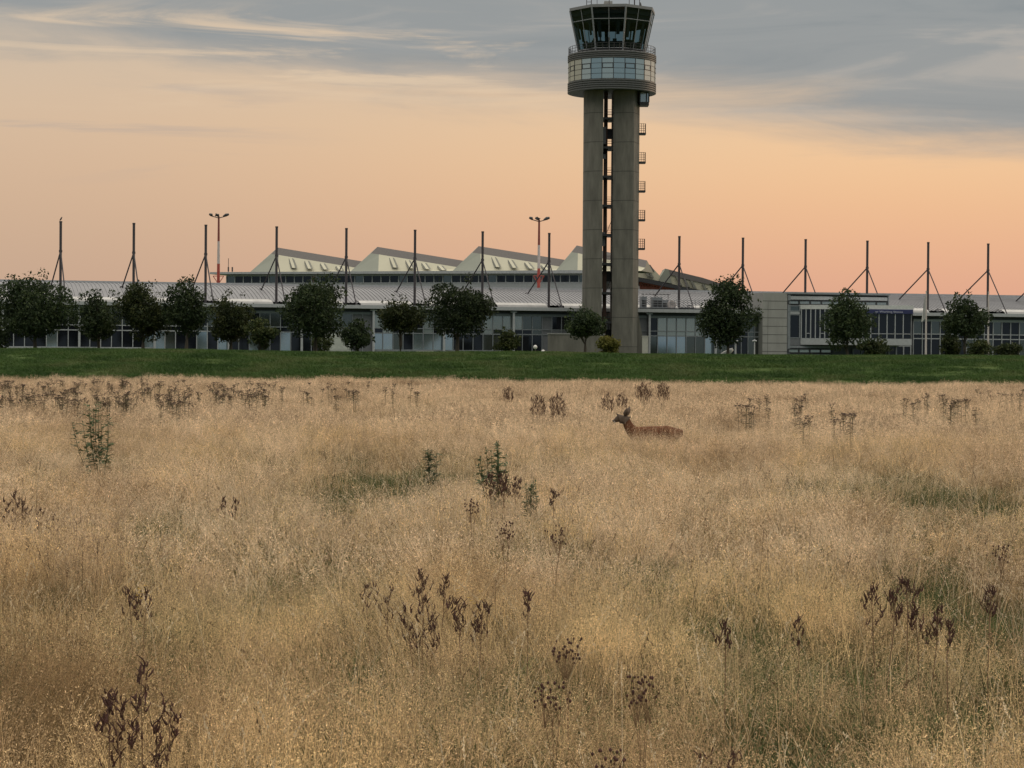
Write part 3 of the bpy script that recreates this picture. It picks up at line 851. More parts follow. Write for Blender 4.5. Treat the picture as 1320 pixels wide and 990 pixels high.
def shell(a0, wd, zb, hp=5.15, he=2.15, parent=None, b0=-.6, off=None, nsk=4, mir=1):
    """one roof shell: hipped left end, long cream slope with skylight boxes, ridge band"""
    X0 = lambda t: a0 + t * wd
    dz = hp - he
    zr = lambda t: zb + hp - dz * (t - .19) / .9          # ridge
    zm = lambda t: zr(t) - 1.45                           # lower edge of the band
    br, bm = b0 + 5.0, b0 + 3.6
    A = (X0(0), b0, zb); F = (X0(.28), b0, zb); E = (X0(1.08), b0, zb)
    M1 = (X0(.145), bm, zm(.16)); M2 = (X0(.225), bm, zm(.225)); M3 = (X0(1.08), bm, max(zm(1.08), zb + .4))
    R1 = (X0(.185), br, zr(.19)); R2 = (X0(1.08), br, zr(1.08))
    Bk = (X0(0), b0 + 11, zb); Bk2 = (X0(1.08), b0 + 11, zb)
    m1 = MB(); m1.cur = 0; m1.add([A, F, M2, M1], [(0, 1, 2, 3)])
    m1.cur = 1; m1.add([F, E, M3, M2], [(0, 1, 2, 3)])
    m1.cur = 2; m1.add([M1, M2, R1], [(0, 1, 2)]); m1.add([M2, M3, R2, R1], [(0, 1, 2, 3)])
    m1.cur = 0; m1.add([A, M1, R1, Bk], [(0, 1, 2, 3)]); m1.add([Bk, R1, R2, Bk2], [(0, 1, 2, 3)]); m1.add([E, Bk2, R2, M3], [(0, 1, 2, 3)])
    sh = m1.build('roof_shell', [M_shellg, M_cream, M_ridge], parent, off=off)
    for i in range(nsk):
        t = .42 + i * .16
        zt_, ztb = zm(t) - .03, zb + (zm(t) - zb) * (.30 if i < 3 else .22)
        def on(zz, up): return b0 + (zz - zb) / max(.1, (zm(t) - zb)) * 3.6 - up
        def quad(xa, xb, up, sk=1.7):
            return [(X0(t) + xa, on(ztb, up), ztb), (X0(t) + xb, on(ztb, up), ztb), (X0(t) + xb - sk, on(zt_, up), zt_), (X0(t) + xa - sk, on(zt_, up), zt_)]
        m2 = MB(); lo = quad(-.5, .85, .02); hi = quad(0, .6, .40)  # wide dark left flank: shadow beside the box put into its colour
        m2.cur = 1; m2.add(hi, [(0, 1, 2, 3)]); m2.cur = 0
        m2.add(lo + hi, [(0, 1, 5, 4), (0, 4, 7, 3), (1, 2, 6, 5), (3, 7, 6, 2)])
        m2.build('skylight', [M_skyl, M_cream], sh, off=off)
starts = [ua_(323.5, 350)[0], ua_(452.5, 350)[0], ua_(583.5, 350)[0], ua_(717, 350)[0]]
wd = (starts[3] - starts[0]) / 3
for i_, s_ in enumerate(starts):
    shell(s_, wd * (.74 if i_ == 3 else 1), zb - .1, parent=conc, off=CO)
for (px, ya, yb) in ((294.5, 333, 350), (299.5, 346, 350)):
    mb = MB(); a, z1 = ua_(px, ya, 3); z0 = ua_(px, yb, 3)[1]; mb.tube([(a, 3, z0 - 1), (a, 3, z1)], .06, 5); mb.box(a - .12, a + .12, 2.9, 3.1, z0, z0 + .9); mb.build('antenna', M_dark, conc, off=CO)

# right of the tower: the curved bridge roof with red trusses below
QY = 432.0
q0 = at(790, 366, QY)
brg = thing('bridge_building', (q0.x, QY, GZ), 'arched bridge building right of the tower, red lattice truss below pale roof shells', 'building')
BO = (q0.x, QY, GZ)
def Q(px, py, dy=0.0):
    p = at(px, py, QY + dy); return (p.x, p.y, p.z)
def ribbon(top, bot, m, name, d=6.0, parent=None, y0=0.0):
    """solid band between an upper and a lower outline, d metres deep"""
    n = len(top); mb = MB()
    f = [Q(x, y, y0) for x, y in top] + [Q(x, y, y0) for x, y in bot]
    b = [(p[0], p[1] + d, p[2]) for p in f]
    vs = f + b; fs = []
    for i in range(n - 1):
        fs.append((n + i, n + i + 1, i + 1, i)); fs.append((i, i + 1, 2 * n + i + 1, 2 * n + i)); fs.append((n + i, 3 * n + i, 3 * n + i + 1, n + i + 1))
    fs.append((0, 2 * n, 3 * n, n)); fs.append((n - 1, 2 * n - 1, 4 * n - 1, 3 * n - 1))
    mb.add(vs, fs); return mb.build(name, m, parent or brg, off=BO)
ribbon([(785, 352), (825, 358), (850, 363), (880, 370), (908, 375.5)], [(785, 358), (825, 363), (850, 368), (880, 374), (908, 377)], M_dark, 'roof_edge', 20)
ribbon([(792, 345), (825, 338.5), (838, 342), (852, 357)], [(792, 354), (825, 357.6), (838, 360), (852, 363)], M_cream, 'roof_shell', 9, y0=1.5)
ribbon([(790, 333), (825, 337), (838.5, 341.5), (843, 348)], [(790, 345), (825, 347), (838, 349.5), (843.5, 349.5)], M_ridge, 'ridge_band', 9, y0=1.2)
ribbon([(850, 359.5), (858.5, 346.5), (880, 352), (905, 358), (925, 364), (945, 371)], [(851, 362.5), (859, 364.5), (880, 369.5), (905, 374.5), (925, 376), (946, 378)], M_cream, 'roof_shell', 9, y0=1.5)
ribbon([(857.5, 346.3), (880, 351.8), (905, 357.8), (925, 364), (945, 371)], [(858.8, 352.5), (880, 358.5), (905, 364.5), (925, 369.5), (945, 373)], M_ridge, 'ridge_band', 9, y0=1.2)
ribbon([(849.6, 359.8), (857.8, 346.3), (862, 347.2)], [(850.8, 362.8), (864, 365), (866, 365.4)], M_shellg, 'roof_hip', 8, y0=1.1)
for (x, y) in ((829, 345), (834, 346.5), (870.5, 356), (880.5, 358.5), (889.5, 361), (905, 366)):
    ribbon([(x, y), (x + 3, y + .8)], [(x + 5.5, y + 11), (x + 9, y + 11.6)], M_skyl, 'skylight', .6, y0=.8)
mb = MB()
xx = 825
while xx < 869:
    t = (xx - 825) / 45
    ya_, yb_ = 364.2 + t * 8.5, 376.5
    mb.tube([Q(xx, ya_, 2), Q(xx + 2, yb_, 2)], .22, 5); mb.tube([Q(xx + 2, yb_, 2), Q(xx + 4, ya_ + .4, 2)], .22, 5)
    mb.tube([Q(xx, (ya_ + yb_) / 2, 4), Q(xx + 4, (ya_ + yb_) / 2 + .4, 4)], .2, 5)
    xx += 4
mb.tube([Q(825, 363.5, 2), Q(870, 373, 2)], .25, 5)
mb.build('red_truss', M_redtruss, brg, off=BO)
mb = MB(); c_ = Q(835, 380, 12); mb.box(c_[0] - 14, c_[0] + 14, c_[1], c_[1] + 4, 2.05, c_[2] - .3); mb.build('wall', M_wallg, brg, off=BO)

# ------------------------------------------------------------------ floodlight poles
def flood(px, ytop, Yd, bands, label, sc_=1.0):
    p = at(px, ytop, Yd); t = thing('floodlight_pole', (p.x, Yd, GZ), label, 'floodlight', 'floodlight poles on the apron')
    FO = (p.x, Yd, GZ)
    zs = [p.z] + [at(px, y, Yd).z for y in bands] + [GZ]
    for i in range(len(zs) - 1):
        mb = MB(); r0, r1 = .17 + .05 * i, .22 + .05 * i
        mb.tube([(p.x, Yd, zs[i + 1]), (p.x, Yd, zs[i])], [r1, r0], 10); mb.build('pole_section', [mat('dark_red_paint', (.20, .05, .04), .7), M_wpaint, M_red, M_wpaint][i], t, off=FO)
    mb = MB()
    for s in (-1, 1): mb.tube([(p.x, Yd, zs[0] - .3), (p.x + s * 1.3, Yd, zs[0] + .05)], .09, 6)
    mb.tube([(p.x, Yd - .1, zs[0] - .3), (p.x, Yd - 1, zs[0] + .1)], .09, 6); mb.build('cross_arm', M_steel, t, off=FO)
    for (dx, dy) in ((-1.35, 0), (1.35, 0), (0, -1), (-.25, .8)):
        mb = MB(); mb.tube([(p.x + dx - .55 * (1 if dx >= 0 else -.3), Yd + dy, zs[0] + .02), (p.x + dx, Yd + dy, zs[0] + .28), (p.x + dx + (.55 if dx > 0 else -.45), Yd + dy, zs[0] + .42)], [.12, .30, .18], 8)
        mb.build('lamp_head', M_dark, t, off=FO)
    zb_ = at(px, 360, Yd).z
    mb = MB()
    for s in (-1, 1): mb.tube([(p.x + s * 1.0, Yd, zb_ + .6), (p.x, Yd, zb_ - .9)], .07, 5)
    mb.tube([(p.x - 1.0, Yd, zb_ + .6), (p.x + 1.0, Yd, zb_ + .6)], .07, 5); mb.build('brace', M_red, t, off=FO)
flood(282.0, 279, 415, (311, 340), 'red and white banded floodlight pole beside the left end of the departure hall')
flood(695.0, 283.5, 400, (316, 346), 'slim pale red floodlight pole in front of the third roof peak near the tower')

# ------------------------------------------------------------------ things on the porch roof and on the ground
uv = uz(866, 393, -8)
p = W(uv[0], -8, uv[1])
dish = thing('satellite_dish', tuple(p), 'small pale satellite dish on the hall roof right of the tower', 'satellite dish')
mb = MB(); mb.lathe([(.01, .12), (.4, .06), (.72, -.10), (.70, -.14), (.4, .0), (.01, .06)], n=20)
mb.v = [(x, z_, y) for x, y, z_ in mb.v]; d_ = mb.build('reflector', M_wpaint, dish, True)
mb = MB(); mb.tube([(0, .2, -1.2), (0, .2, 0)], .06, 6); mb.tube([(0, .05, 0), (0, -.5, .1)], .03, 5); mb.build('stand', M_dark, dish)
ua0, zz0 = uz(826, 399.5, -9); ua1 = uz(906, 399.5, -9)[0]
rl = thing('roof_railing', tuple(W(ua0, -9, 9.72)), 'grey service railing and walkway on the hall roof beside the tower', 'railing', rz=ANG)
mb = MB(); Lr = ua1 - ua0
for h in (.35, .75, 1.15, 1.5): mb.tube([(0, 0, h), (Lr, 0, h)], .03, 5)
i = 0
while i * .7 < Lr: mb.tube([(i * .7, 0, 0), (i * .7, 0, 1.5)], .03, 4); i += 1
mb.build('rail', M_grey, rl)
mb = MB(); mb.box(-.2, Lr + 1.5, -.2, 1.6, .1, .25); mb.build('walkway', M_dark, rl)
for (px, w_, h, lab) in ((829, .9, 2.1, 'tall grey roof unit next to the tower'), (846, 1.7, 2.0, 'wide dark roof unit left of the satellite dish'), (856, .9, 1.6, 'narrow dark roof unit beside the satellite dish')):
    u_ = uz(px, 395, -6.5)[0]; q = W(u_, -6.5, 9.72)
    t = thing('roof_unit', tuple(q), lab, 'roof unit', rz=ANG)
    mb = MB(); mb.box(-w_ / 2, w_ / 2, -.5, .5, .25, h); mb.build('housing', M_grey, t)
    mb = MB(); mb.box(-w_ / 2 + .1, w_ / 2 - .1, -.53, -.5, .5, h - .5); mb.build('louvre', M_dark, t)
    mb = MB(); mb.box(-w_ / 2, -w_ / 2 + .15, -.4, .4, 0, .25); mb.box(w_ / 2 - .15, w_ / 2, -.4, .4, 0, .25); mb.build('foot', M_dark, t)
q = W(uz(846, 381, -3)[0], -3, 9.72)
t = thing('roof_frame', tuple(q), 'thin dark service frame on posts on the hall roof beside the tower', 'frame', rz=ANG)
mb = MB(); mb.tube([(-2.6, 0, 2.6), (2.4, 0, 2.6)], .06, 5)
for x in (-2.2, -.2, 2.0): mb.tube([(x, 0, 0), (x, 0, 2.6)], .05, 5)
mb.build('beam', M_dark, t)
# low concrete wall near the tower foot
pw = at(742, 458, 322)
t = thing('concrete_screen', (pw.x, 322, GZ), 'low weathered concrete screen wall left of the tower foot', 'wall')
mb = MB(); mb.box(at(706, 458, 322).x, at(779, 458, 322).x, 321.8, 322.2, GZ - .3, at(742, 431, 322).z); mb.build('panel', M_conc, t, off=(pw.x, 322, GZ))
mb = MB(); mb.box(at(706, 458, 322).x - .1, at(779, 458, 322).x + .1, 321.7, 322.3, at(742, 431, 322).z, at(742, 430, 322).z); mb.build('coping', M_conc2, t, off=(pw.x, 322, GZ))
pq = at(831.5, 455, 325)
mb = MB(); mb.box(-.42, .42, -.3, .3, -.1, at(831, 434, 325).z - GZ); mb.box(-.48, .48, -.36, .36, at(831, 434, 325).z - GZ, at(831, 433, 325).z - GZ)
o = mb.build('gate_pillar', mat('pillar_pale', (.36, .36, .33), .9)); o.location = (pq.x, 325, GZ); tag(o, 'pale square concrete pillar right of the tower foot', 'pillar')
# flagpoles
def flagpole(px, ytop, Yd, label, flag):
    p0 = at(px, 462, Yd); h = at(px, ytop, Yd).z - GZ
    t = thing('flagpole', (p0.x, Yd, GZ), label, 'flagpole')
    mb = MB(); mb.tube([(0, 0, 0), (0, 0, h)], [.16, .09], 8); mb.build('pole', M_wpaint, t)
    mb = MB(); mb.tube([(0, 0, h), (0, 0, h + .12)], .12, 8); mb.build('finial', M_wpaint, t)
    if flag:
        x0, y0, y1, ww = flag; ht = at(px, y0, Yd).z - GZ; hb = at(px, y1, Yd).z - GZ
        mb = MB(); n = 10; vs = []
        for j in range(n + 1):
            zz = ht + (hb - ht) * j / n
            for i in range(7):
                f = i / 6; w_ = ww * (.35 + .65 * j / n)
                vs.append((x0 * f * w_ + .12 * (1 if x0 > 0 else -1), .16 * math.sin(f * 9 + j * .5), zz - f * .5))
        mb.add(vs, [(j * 7 + i, j * 7 + i + 1, (j + 1) * 7 + i + 1, (j + 1) * 7 + i) for j in range(n) for i in range(6)])
        o = mb.build('flag', mat('flag_cloth', (.45, .46, .46), .8), t, True)
flagpole(1193.3, 376, 325, 'white flagpole with a limp pale flag right of the glazed room', (-1, 380, 411, .55))
flagpole(1273.5, 377, 325, 'white flagpole by the tree at far right with a flag blown left', (-1, 396, 410, 2.0))
pp = at(1233.2, 458, 300)
mb = MB(); mb.tube([(0, 0, 0), (0, 0, at(1233, 443, 300).z - GZ)], .16, 8); mb.tube([(0, 0, at(1233, 443, 300).z - GZ), (0, 0, at(1233, 442, 300).z - GZ)], .2, 8)
o = mb.build('marker_post', M_wpaint); o.location = (pp.x, 300, GZ); tag(o, 'short white post under the tree between the flagpoles', 'post')
def lamp(px, ytop, Yd, label):
    p0 = at(px, 460, Yd); h = at(px, ytop, Yd).z - GZ
    t = thing('lamp_post', (p0.x, Yd, GZ), label, 'lamp post', 'grey lamp posts before the hall')
    mb = MB(); mb.tube([(0, 0, 0), (0, 0, h)], [.10, .07], 8); mb.build('post', M_light, t)
    mb = MB(); mb.tube([(-.3, 0, h + .02), (0, 0, h + .1), (.3, 0, h + .02)], [.08, .14, .08], 8); mb.build('lamp_head', M_light, t)
lamp(948.3, 440, 300, 'thin grey post under the tree right of the tower')
lamp(972.5, 440, 300, 'thin grey post beside the concrete end wall')
mb = MB(); mb.tube([(-.75, 0, .25), (-.2, 0, .45), (.4, 0, .72), (.8, 0, 1.0)], [.10, .26, .30, .16], 8)
o = mb.build('white_boulder', M_white, smooth=True); q = at(936, 458, 260); o.location = (q.x, 260, GZ + .1); tag(o, 'white sloping boulder at the foot of the tree right of the tower', 'boulder')
for (px, lab) in ((32, 'flat white slab on the bank crest at far left'), (548, 'flat white slab on the crest left of the biggest middle tree')):
    q = at(px, 458, 250); mb = MB(); mb.prism([(-1, -.5), (1, -.45), (.95, .5), (-1, .45)], 0, .56)
    o = mb.build('white_slab', M_white); o.location = (q.x, 250, GZ); tag(o, lab, 'slab')
for (px, h, lab) in ((690, 1.3, 'round white path light left of the concrete screen'), (700, .7, 'low white path light beside the concrete screen'), (656, .9, 'white path light at the foot of the middle bush')):
    q = at(px, 458, 290); t = thing('path_light', (q.x, 290, GZ), lab, 'path light')
    mb = MB(); mb.tube([(0, 0, 0), (0, 0, h - .2)], .05, 6); mb.build('post', M_dark, t)
    mb = MB(); mb.lathe([(.01, h - .3), (.2, h - .2), (.27, h), (.2, h + .2), (.01, h + .3)], n=12); mb.build('globe', M_white, t, True)

# ------------------------------------------------------------------ trees
M_bark = mat('bark', (.06, .05, .04), .95, scale=4, bump=.3)
LV = [leafmat('leaves_dark', [(.012, .023, .011), (.025, .042, .017), (.052, .072, .026)], 1.3, .22),
      leafmat('leaves_olive', [(.014, .025, .009), (.030, .044, .014), (.070, .080, .024)], 1.3, .22),
      leafmat('leaves_yellow', [(.05, .055, .012), (.09, .095, .02), (.13, .12, .03)], .9, .22)]
def leaf_cloud(centers, radii, n, size, seed, shell_=.75):
    g = np.random.default_rng(seed)
    vol = radii[:, 0] * radii[:, 1] * radii[:, 2]
    idx = g.choice(len(centers), n, p=vol / vol.sum())
    d = g.normal(size=(n, 3)); d /= np.linalg.norm(d, axis=1)[:, None]
    r_ = shell_ + (1 - shell_) * g.random(n) * 1.25
    inner = g.random(n) < .25; r_[inner] = g.random(inner.sum()) ** .5 * shell_
    c = centers[idx] + d * r_[:, None] * radii[idx]
    a = g.normal(size=(n, 3)); a /= np.linalg.norm(a, axis=1)[:, None]
    b = np.cross(a, g.normal(size=(n, 3))); b /= np.linalg.norm(b, axis=1)[:, None]
    s = size * (.5 + g.random(n))[:, None]
    v = np.stack([c - a * s, c - b * s * .55, c + a * s, c + b * s * .55], 1).reshape(-1, 3)
    return v, np.arange(n * 4).reshape(-1, 4)
def tree(px, ytop, wpx, ybot, Yd, label, kind=0, seed=0, name='tree', trunk=True, cat='tree', shape='round', dens=1.0, lobes=26):
    rr = random.Random(seed)
    base = at(px, 458, Yd); bx, bz = base.x, gz(base.x, Yd)
    s = Yd / FPX
    top = at(px, ytop - 2, Yd).z - bz; bot = at(px, ybot + 2, Yd).z - bz; half = wpx * s / 2 * 1.12
    t = thing(name, (bx, Yd, bz), label, cat, 'trees and bushes before the hall')
    H = top - bot; zc = bot + H * .5
    C = []; Rr = []
    for i in range(lobes):
        for _ in range(30):
            x, y, zz = rr.uniform(-1, 1), rr.uniform(-1, 1), rr.uniform(-1, 1)
            q = x * x + y * y + zz * zz
            if .25 < q < 1: break
        if shape == 'up':                               # wider low down
            f = 1 - .45 * max(0, zz); x *= f; y *= f
        if shape == 'flat': f = 1 - .35 * max(0, -zz); x *= f; y *= f
        k = rr.uniform(.24, .42)
        C.append((x * half * (1.04 - k * .8), y * half * (1.04 - k * .8), zc + zz * H / 2 * (1.02 - k * .8)))
        Rr.append((half * k * 1.15, half * k * 1.15, H / 2 * k * .85))
    for i in range(16):                                  # sprigs breaking the outline
        a = rr.uniform(0, 6.28); e = rr.uniform(-.3, 1.4); q = rr.uniform(.86, 1.06); q2 = rr.uniform(.08, .17)
        C.append((math.cos(a) * math.cos(e) * half * q, math.sin(a) * math.cos(e) * half * q, zc + math.sin(e) * H / 2 * q))
        Rr.append((half * q2, half * q2, H * q2 * .6))
    C.append((0, 0, zc)); Rr.append((half * .55, half * .55, H * .3))
    C = np.array(C); Rr = np.array(Rr)
    n = int(dens * 330 * half * H) + 500
    v, f = leaf_cloud(C, Rr, n, .158, seed + 5)
    npmesh('crown', v, f, LV[kind], parent=t)
    mb = MB()
    if trunk:
        mb.tube([(0, 0, -.2), (.03, 0, bot * .7), (rr.uniform(-.2, .2), 0, bot + H * .3), (rr.uniform(-.3, .3), 0, bot + H * .75)], [.17 + half * .025, .13 + half * .02, .10, .03], 8)
        mb.build('trunk', M_bark, t); mb = MB()
    for i in range(0, lobes, 2):
        c = C[i]; z0 = bot + H * rr.uniform(.0, .4) if trunk else .1
        mid = Vector(c) * .55 + Vector((0, 0, z0)) * .45 + Vector((0, 0, .15))
        mb.tube([(0, 0, z0 - .2), mid, tuple(c)], [.06, .04, .012], 5)
    mb.build('limb', M_bark, t)
    return t
tree(45, 355, 94, 446, 250, 'largest round dark tree at far left', 0, 11, lobes=34)
tree(-8, 412, 46, 452, 245, 'dark low tree cut by the left edge', 0, 12, trunk=False)
tree(127, 374, 54, 442, 262, 'dark tree second from left, spiky topped, left of the touching pair', 0, 13)
tree(184, 363, 68, 442, 256, 'olive topped dark tree, left one of the touching pair', 1, 14, shape='up')
tree(240, 361, 56, 438, 252, 'dark open crowned tree, right one of the touching pair', 0, 15)
tree(297, 377, 60, 442, 258, 'olive tree beneath the left floodlight pole', 1, 16, shape='up')
tree(337, 412, 42, 448, 252, 'small bushy olive tree right of the olive tree', 1, 17, trunk=False)
tree(406, 357, 86, 438, 254, 'large round dense tree before the first roof peaks', 0, 18, lobes=36, dens=1.15)
tree(461, 413, 40, 452, 252, 'small cone shaped dark tree left of the pale windows', 0, 19, shape='up')
tree(516, 383, 58, 436, 262, 'medium round olive tree left of the tallest middle tree', 1, 20)
tree(589, 357, 82, 438, 256, 'tallest middle tree, dense and dark with a broad crown', 0, 21, lobes=34)
tree(653, 424, 34, 457, 262, 'thin loose olive bush left of the concrete screen', 1, 22, trunk=False, name='bush', cat='bush', dens=.6)
tree(754, 396, 48, 442, 292, 'wide drooping tree on a thin trunk at the tower foot', 0, 23, shape='flat')
tree(783, 434, 30, 460, 300, 'yellow green bush at the tower foot', 2, 24, trunk=False, name='bush', cat='bush')
tree(938, 359, 72, 450, 258, 'dark spiky tree right of the tower before the hall', 0, 25, lobes=32, shape='up')
tree(1092, 375, 60, 456, 262, 'dark tree in front of the glazed office room', 0, 26, lobes=30, shape='up')
tree(1126, 436, 38, 462, 268, 'low dark bush right of the office tree', 1, 27, trunk=False, name='bush', cat='bush')
tree(1243, 381, 60, 442, 262, 'dark round tree between the two flagpoles', 0, 28, lobes=30)
tree(1224, 430, 26, 464, 275, 'slim dark bush left of the white post', 1, 29, trunk=False, name='bush', cat='bush')
tree(1262, 436, 34, 466, 285, 'broad olive bush behind the white post', 1, 30, trunk=False, name='bush', cat='bush', dens=.7)
tree(1302, 442, 38, 468, 285, 'dark bush at the right edge', 1, 31, trunk=False, name='bush', cat='bush', dens=.7)
tree(415, 427, 30, 456, 300, 'loose pale bush behind the large dense tree', 1, 32, trunk=False, name='bush', cat='bush', dens=.4)

# ------------------------------------------------------------------ meadow grass (ground cover)
G_culm = leafmat('straw_culm', [(.32, .225, .115), (.58, .42, .24), (.78, .59, .32), (.46, .36, .21)], .5, .3, fine=9, cv=True, pw=.11)
G_pan = leafmat('straw_panicle', [(.31, .215, .115), (.58, .42, .25), (.82, .62, .34), (.45, .35, .21)], .5, .35, fine=9, cv=True, pw=.11)
G_leaf = leafmat('meadow_leaf', [(.11, .085, .04), (.19, .145, .075), (.10, .11, .04)], .55, .3, fine=12, cv=True)
G_green = leafmat('green_leaf', [(.06, .085, .028), (.11, .13, .05), (.08, .10, .04)], .3, .3, fine=12, cv=True)
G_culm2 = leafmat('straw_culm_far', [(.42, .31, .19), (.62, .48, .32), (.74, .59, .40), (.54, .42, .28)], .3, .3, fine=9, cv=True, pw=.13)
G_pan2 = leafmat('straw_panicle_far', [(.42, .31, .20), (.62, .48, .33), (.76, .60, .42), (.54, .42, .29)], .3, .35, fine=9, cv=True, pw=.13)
def ribbon_np(P0, dirv, length, width, bend, segs, g):
    """n ribbons: (n,3) start, direction, length (n,), bend vec (n,3) -> verts, faces"""
    n = len(P0); out = []
    sidev = np.cross(dirv, np.array([0, 0, 1.0])) + g.normal(size=(n, 3)) * .3
    sidev /= np.linalg.norm(sidev, axis=1)[:, None]
    for j in range(segs + 1):
        t = j / segs
        c = P0 + dirv * (length * t)[:, None] + bend * (t * t * length)[:, None]
        w_ = (width * (1 - .75 * t))[:, None]
        out += [c - sidev * w_, c + sidev * w_]
    V = np.stack(out, 1)
    m = 2 * (segs + 1)
    base = (np.arange(n) * m)[:, None, None]
    q = np.array([[2 * j, 2 * j + 1, 2 * j + 3, 2 * j + 2] for j in range(segs)])[None]
    F = (base + q).reshape(-1, 4)
    tips = P0 + dirv * length[:, None] + bend * length[:, None]
    return V.reshape(-1, 3), F, tips
def tuft(name, seed, ncul, rad_, h, nspk, spk, nleaf, wculm, leafm=1, wide=1.0, gm=None):
    g = np.random.default_rng(seed); parts = []; CV = []
    tone = np.clip(g.normal(1.0, .30, ncul), .35, 1.6)
    # culms
    a = g.random(ncul) * 6.283; r_ = rad_ * np.sqrt(g.random(ncul))
    P0 = np.stack([r_ * np.cos(a), r_ * np.sin(a), np.zeros(ncul)], 1)
    lean = g.normal(size=(ncul, 2)) * .13 + P0[:, :2] / max(rad_, .01) * .10
    d = np.concatenate([lean, np.ones((ncul, 1))], 1); d /= np.linalg.norm(d, axis=1)[:, None]
    L = h * (.62 + .45 * g.random(ncul))
    bend = np.concatenate([g.normal(size=(ncul, 2)) * .16, -.06 * np.ones((ncul, 1))], 1)
    V, F, tips = ribbon_np(P0, d, L, np.full(ncul, wculm), bend, 3, g); parts.append((V, F, 0)); CV.append(np.repeat(tone * 1.05, 8))
    # panicle spikelets around the upper third
    k = ncul * nspk
    ci = np.repeat(np.arange(ncul), nspk)
    t = 1 - .36 * g.random(k)
    c = P0[ci] + d[ci] * (L[ci] * t)[:, None] + bend[ci] * (t * t * L[ci])[:, None]
    spread = .015 + .055 * (1 - np.abs((1 - t) / .36 - .5) * 1.6).clip(0, 1)
    off = g.normal(size=(k, 3)); off[:, 2] *= .5; off[:, 2] += .4
    off /= np.linalg.norm(off, axis=1)[:, None]
    c2 = c + off * (spread * wide * (.4 + g.random(k)))[:, None]
    ax = off + g.normal(size=(k, 3)) * .4; ax[:, 2] += .4; ax /= np.linalg.norm(ax, axis=1)[:, None]
    sd_ = np.cross(ax, g.normal(size=(k, 3))); sd_ /= np.linalg.norm(sd_, axis=1)[:, None]
    ln = spk * (.6 + .8 * g.random(k))[:, None]
    V = np.stack([c2 - ax * ln, c2 + sd_ * ln * .28, c2 + ax * ln, c2 - sd_ * ln * .28], 1).reshape(-1, 3)
    parts.append((V, np.arange(k * 4).reshape(-1, 4), 1)); CV.append(np.repeat(tone[ci] * g.uniform(.7, 1.25, k), 4))
    # leaves
    if nleaf:
        a = g.random(nleaf) * 6.283; r_ = rad_ * np.sqrt(g.random(nleaf))
        P0 = np.stack([r_ * np.cos(a), r_ * np.sin(a), np.zeros(nleaf)], 1)
        d = np.concatenate([g.normal(size=(nleaf, 2)) * .35, np.ones((nleaf, 1))], 1); d /= np.linalg.norm(d, axis=1)[:, None]
        L = h * (.35 + .35 * g.random(nleaf))
        bend = np.concatenate([d[:, :2] * .8, -.25 * np.ones((nleaf, 1))], 1)
        V, F, _ = ribbon_np(P0, d, L, np.full(nleaf, wculm * 1.7), bend, 3, g); parts.append((V, F, 2)); CV.append(np.repeat(g.uniform(.5, 1.4, nleaf), 8))
    Vs, Fs, Ms, b = [], [], [], 0
    for V, F, m in parts:
        Vs.append(V); Fs.append(F + b); Ms.append(np.full(len(F), m)); b += len(V)
    o = npmesh(name, np.concatenate(Vs), np.concatenate(Fs), (gm or [G_culm, G_pan]) + [G_green if leafm == 2 else G_leaf], np.concatenate(Ms), link=False)
    A = o.data.attributes.new('cv', 'FLOAT', 'POINT'); A.data.foreach_set('value', np.concatenate(CV).astype(np.float32))
    return o
def vnoise(x, y, sc_, seed):
    """smooth value noise for patches"""
    g = np.random.default_rng(seed); T = g.random((256, 256))
    xx, yy = x / sc_ + 1000, y / sc_ + 1000
    xi, yi = np.floor(xx).astype(int), np.floor(yy).astype(int); fx, fy = xx - xi, yy - yi
    fx = fx * fx * (3 - 2 * fx); fy = fy * fy * (3 - 2 * fy)
    a = T[xi % 256, yi % 256]; b = T[(xi + 1) % 256, yi % 256]; c = T[xi % 256, (yi + 1) % 256]; d = T[(xi + 1) % 256, (yi + 1) % 256]
    return (a * (1 - fx) + b * fx) * (1 - fy) + (c * (1 - fx) + d * fx) * fy
